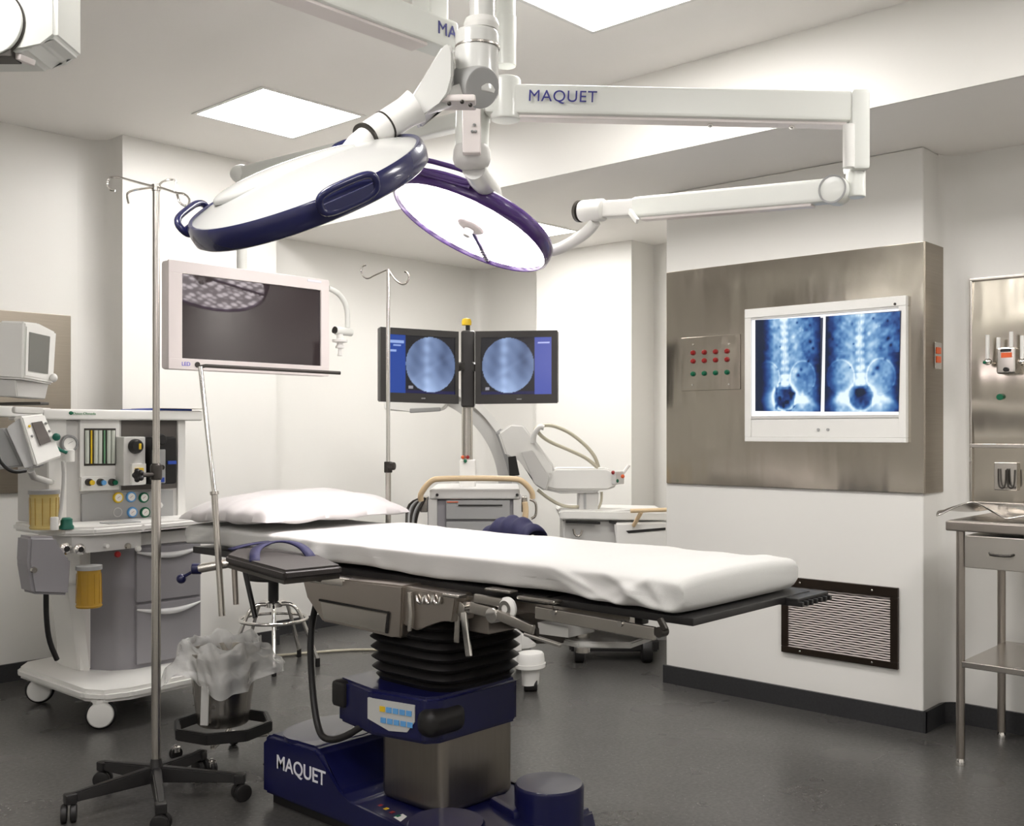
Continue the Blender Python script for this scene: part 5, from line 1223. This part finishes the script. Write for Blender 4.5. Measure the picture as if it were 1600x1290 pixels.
# bundled cables on its left side
for k in range(5):
    o = (k * 4)
    MB().tube([D(664 - o * .4, 778, TD + .05), D(652 - o, 800 - k * 3, TD + .02 + .02 * k), D(648 - o * .8, 825, TD + .03), D(652 - o, 860, TD + .05)], .008, 8, sm=2).build('cable', ('dark_metal', 'plastic_grey')[k % 2], t)

def lerp4(q, u, v): a, b, c, d = q; return a.lerp(b, u).lerp(c.lerp(d, u), v)
def scan(u, v, left):
    # u rightwards, v upwards
    sx = (u < .26) if left else (u > .76)
    cx = .635 if left else .385; r = math.hypot((u - cx) * 1.30 / .5, (v - .51) / .50)
    if sx:
        ba = (.008, .05, .30) if left else (.06, .085, .38)
        if left and ((.86 < v < .91 and .03 < u < .24) or (.80 < v < .83 and .08 < u < .2) or (.70 < v < .75 and .04 < u < .13)): return (.30, .42, .75)
        if not left and (.88 < v < .91 and .80 < u < .97): return (.45, .5, .85)
        return ba
    if r < .96:
        t_ = .36 + .10 * math.sin((u - cx) * 16 + 1.0) * .6 + .20 * G(u - cx + .06, .05) + .10 * G(u - cx + .06, .12)
        t_ += .06 * math.sin(v * 34) * G(u - cx + .06, .08) + .05 * math.sin(u * 30 + v * 9) * math.sin(v * 13)
        t_ += .30 * G(v - .06, .22) - .08 * G(math.hypot(u - cx - .17, v - .62), .12) + .05 * G(abs(v - .45 - (u - cx) * .8), .05)
        t_ = max(.12, min(1, t_)); return (.30 * t_ ** 1.3 * 1.4, .40 * t_ ** 1.2 * 1.4, .74 * t_ ** 1.0 * 1.15)
    if .0 < v < .06: return (.004, .004, .06)
    if .08 < v < .13 and (.30 < u < .37 if left else .06 < u < .12): return (.3, .3, .35)
    return (.004, .004, .008)
for nm_lab, q, left in (('left black scan screen of the twin pair, blue stripe along its left side', ((594, 510.5, 5.30), (716, 518, 5.49), (594, 627, 5.30), (716, 631, 5.49)), True),
                        ('right black scan screen of the twin pair, blue stripe along its right side', ((743, 517.5, 5.49), (871, 516, 5.41), (743, 631, 5.49), (871, 629.5, 5.41)), False)):
    C4 = [D(*k) for k in q]; cen = lerp4(C4, .5, .5)
    nrm_ = ((C4[1] - C4[0]).cross(C4[2] - C4[0])).normalized(); nrm_ = nrm_ if nrm_.dot(O - cen) > 0 else -nrm_
    ts = thing('scan_monitor', cen, nm_lab, 'monitor', 'twin scan monitors on the imaging trolley')
    quadbox([C4[0], C4[1], C4[3], C4[2]], -nrm_ * .045, .005).build('housing', 'monitor_black', ts, ang=40)
    # raised frame
    u0, u1, v0, v1 = (.09, .955, .09, .875) if left else (.07, .93, .09, .875)
    m = MB()
    for (a, b, c, d) in ((0, 0, 1, v0), (0, v1, 1, 1), (0, v0, u0, v1), (u1, v0, 1, v1)):
        m.prism([lerp4(C4, a, b) + nrm_ * .0005, lerp4(C4, c, b) + nrm_ * .0005, lerp4(C4, c, d) + nrm_ * .0005, lerp4(C4, a, d) + nrm_ * .0005], nrm_ * .006)
    m.build('bezel_frame', 'monitor_black', ts)
    bl, br, tl = lerp4(C4, u0, v1) + nrm_ * .0012, lerp4(C4, u1, v1) + nrm_ * .0012, lerp4(C4, u0, v0) + nrm_ * .0012
    picture('screen', 'screen_picture', ts, bl, br - bl, tl - bl, 90, 80, lambda u, v, L=left: scan(u, v, L))
    bb = lerp4(C4, .52 if left else .55, .94) + nrm_ * .007
    MB().obox(bb, R_, F_, Z, (.035, .002, .006)).build('badge', 'print_grey', ts)
    MB().bar(lerp4(C4, .98 if left else .02, .5) - nrm_ * .03, D(720 if left else 743, 571, TD + .12), .05, .04, .004).build('bracket', 'monitor_black', ts)

# ------------------------------------------------------------------ c-arm
CD = 6.25
cc_ = D(930, 800, CD + .1)
t = thing('c_arm', (cc_.x, cc_.y, 0), 'pale grey mobile x-ray c-arm with curved arc, tilted housing and boom behind the table', 'c-arm')
def cp(nm, poly, d, dp, mt, bev=.008, par=None):
    m = MB(); m.prism([D(x, y, d) for x, y in poly], F_ * dp); bmesh.ops.bevel(m.bm, geom=list(m.bm.edges), offset=bev, segments=3, affect='EDGES'); return m.build(nm, mt, par or t, ang=40)
ccx, ccy, ro, ri = 636, 762, 171, 143
def arcpoly(r0, r1, a0, a1, n=40):
    return [(ccx + r0 * math.cos(math.radians(a)), ccy - r0 * math.sin(math.radians(a))) for a in [a0 + (a1 - a0) * k / n for k in range(n + 1)]] + [(ccx + r1 * math.cos(math.radians(a)), ccy - r1 * math.sin(math.radians(a))) for a in [a1 + (a0 - a1) * k / n for k in range(n + 1)]]
m = MB(); 
def arcseg(nm, r0, r1, a0, a1, d, dp, mt):
    m = MB(); N = 44; vs = []
    for k in range(N + 1):
        a = math.radians(a0 + (a1 - a0) * k / N)
        p0, p1 = D(ccx + r0 * math.cos(a), ccy - r0 * math.sin(a), d), D(ccx + r1 * math.cos(a), ccy - r1 * math.sin(a), d)
        vs.append([m.bm.verts.new(p) for p in (p0, p1, p1 + F_ * dp, p0 + F_ * dp)])
    for a, b in zip(vs, vs[1:]):
        for j in range(4): m.bm.faces.new((a[j], b[j], b[(j + 1) % 4], a[(j + 1) % 4]))
    m.bm.faces.new(vs[0]); m.bm.faces.new(vs[-1]); return m.build(nm, mt, t)
arcseg('c_arc', ro, ri, -35, 92, CD + .06, .10, 'plastic_lightgrey')
arcseg('arc_rail', ro + 4, ro - 7, -10, 92, CD + .03, .03, 'plastic_white')
cp('detector', [(596, 575), (700, 575), (700, 630), (690, 640), (645, 643), (600, 640)], CD, .22, 'plastic_white')
cp('detector_lip', [(640, 638), (688, 636), (688, 642), (640, 645)], CD - .03, .05, 'plastic_grey', .003)
cp('arc_clamp', [(774, 676), (784, 668), (800, 700), (806, 745), (796, 748), (790, 715)], CD + .0, .18, 'plastic_grey')
cp('tilt_housing', [(778, 676), (798, 662), (818, 663), (866, 727), (868, 752), (852, 768), (836, 757), (812, 716), (790, 712)], CD - .02, .20, 'plastic_white', .012)
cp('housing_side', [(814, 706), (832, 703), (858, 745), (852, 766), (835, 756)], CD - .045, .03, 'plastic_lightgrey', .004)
cp('dark_gap', [(794, 714), (806, 712), (812, 742), (796, 744)], CD - .04, .05, 'gap', .002)
cp('boom', [(854, 738), (868, 731), (948, 731), (966, 739), (964, 760), (950, 766), (868, 766), (852, 762)], CD - .02, .20, 'plastic_white', .012)
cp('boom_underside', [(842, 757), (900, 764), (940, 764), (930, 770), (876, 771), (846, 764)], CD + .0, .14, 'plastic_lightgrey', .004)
for x, y, c_ in ((958, 738, 'signal_red'), (973, 744, 'orange'), (964, 751, 'signal_green')): MB().ball(D(x, y, CD - .05), .012, (1, 1, 1), 12).build('push_button', c_, t)
MB().tube([D(958, 742, CD), D(972, 740, CD), D(976, 736, CD), D(983, 726, CD)], .010, 10, sm=1).build('lever', 'plastic_white', t)
MB().box(D(955, 736, CD - .04), D(976, 756, CD + .0), .006).build('control_head', 'plastic_lightgrey', t)
cp('column', [(904, 768), (936, 768), (934, 802), (904, 802)], CD + .02, .16, 'plastic_lightgrey', .008)
cp('column_groove', [(912, 768), (916, 768), (916, 800), (912, 800)], CD + .012, .02, 'plastic_grey', .001)
MB().tube([D(832, 690, CD), D(836, 676, CD), D(836, 668, CD), D(846, 664, CD), D(864, 664, CD), D(890, 675, CD), D(915, 695, CD), D(930, 713, CD), D(935, 730, CD)], .011, 12, sm=2).build('cable', 'cable_beige', t)
MB().tube([D(838, 668, CD), D(842, 678, CD), D(858, 690, CD), D(890, 703, CD), D(918, 716, CD), D(934, 731, CD)], .011, 12, sm=2).build('cable', 'cable_beige', t)
MB().tube([D(840, 765, CD), D(856, 778, CD), D(875, 789, CD), D(892, 792, CD), D(905, 791, CD + .04)], .010, 12, sm=2).build('cable', 'cable_beige', t)
MB().tube([D(940, 768, CD + .05), D(940, 785, CD + .05), D(932, 798, CD + .05)], .008, 10, sm=2).build('cable', 'cable_beige', t)
MB().tube([D(833, 692, CD - .03), D(834, 678, CD - .03), D(843, 666, CD - .03), D(850, 668, CD - .03)], .016, 12, sm=2).build('cable_clamp', 'plastic_lightgrey', t)
cp('cart_top', [(874, 800), (880, 797), (1044, 800), (1044, 813), (876, 811)], CD - .1, .55, 'plastic_white', .006)
cp('cart_body', [(880, 812), (1044, 812), (1044, 1000), (880, 1000)], CD - .05, .45, 'plastic_lightgrey', .01)
cp('cart_front_cover', [(960, 817), (1044, 815), (1044, 990), (968, 990), (964, 850)], CD - .12, .10, 'plastic_white', .01)
for x0, x1 in ((884, 938), (952, 964)): cp('slot', [(x0, 813), (x1, 815), (x1, 819), (x0, 817)], CD - .108, .02, 'gap', .001)
cp('slot', [(978, 829), (1040, 824), (1040, 828), (982, 833)], CD - .125, .02, 'gap', .001)
MB().tube([D(896, 826, CD - .09), D(898, 836, CD - .09), D(906, 838, CD - .09), D(910, 828, CD - .09)], .007, 10, sm=1).build('latch', 'steel_bare', t)
MB().tube([D(948, 805, CD - .06), D(954, 799, CD - .06), D(975, 796, CD - .06), D(1010, 796, CD - .06)], .008, 10, sm=1).build('white_tube', 'plastic_white', t)
MB().tube([D(985, 798, CD - .2), D(1015, 797, CD - .2), D(1048, 796, CD - .2)], .012, 12).build('grab_handle', 'beige', t)
MB().tube([D(1002, 800, CD - .2), D(996, 810, CD - .18), D(990, 821, CD - .14)], .012, 12).build('handle_bracket', 'beige', t)
for px, d in ((905, 6.1), (1010, 6.1), (905, 6.5), (1010, 6.5)):
    p = D(px, 700, d); p.z = .075; MB().cyl(p - R_ * .03, p + R_ * .03, .075, seg=32, bev=.01).build('wheel', 'rubber', t)
cp('cart_shadow_slab', [(890, 1000), (1030, 1000), (1030, 1018), (890, 1018)], CD - .15, .5, 'rubber', .01)  # black slab put in for the shadow under the cart
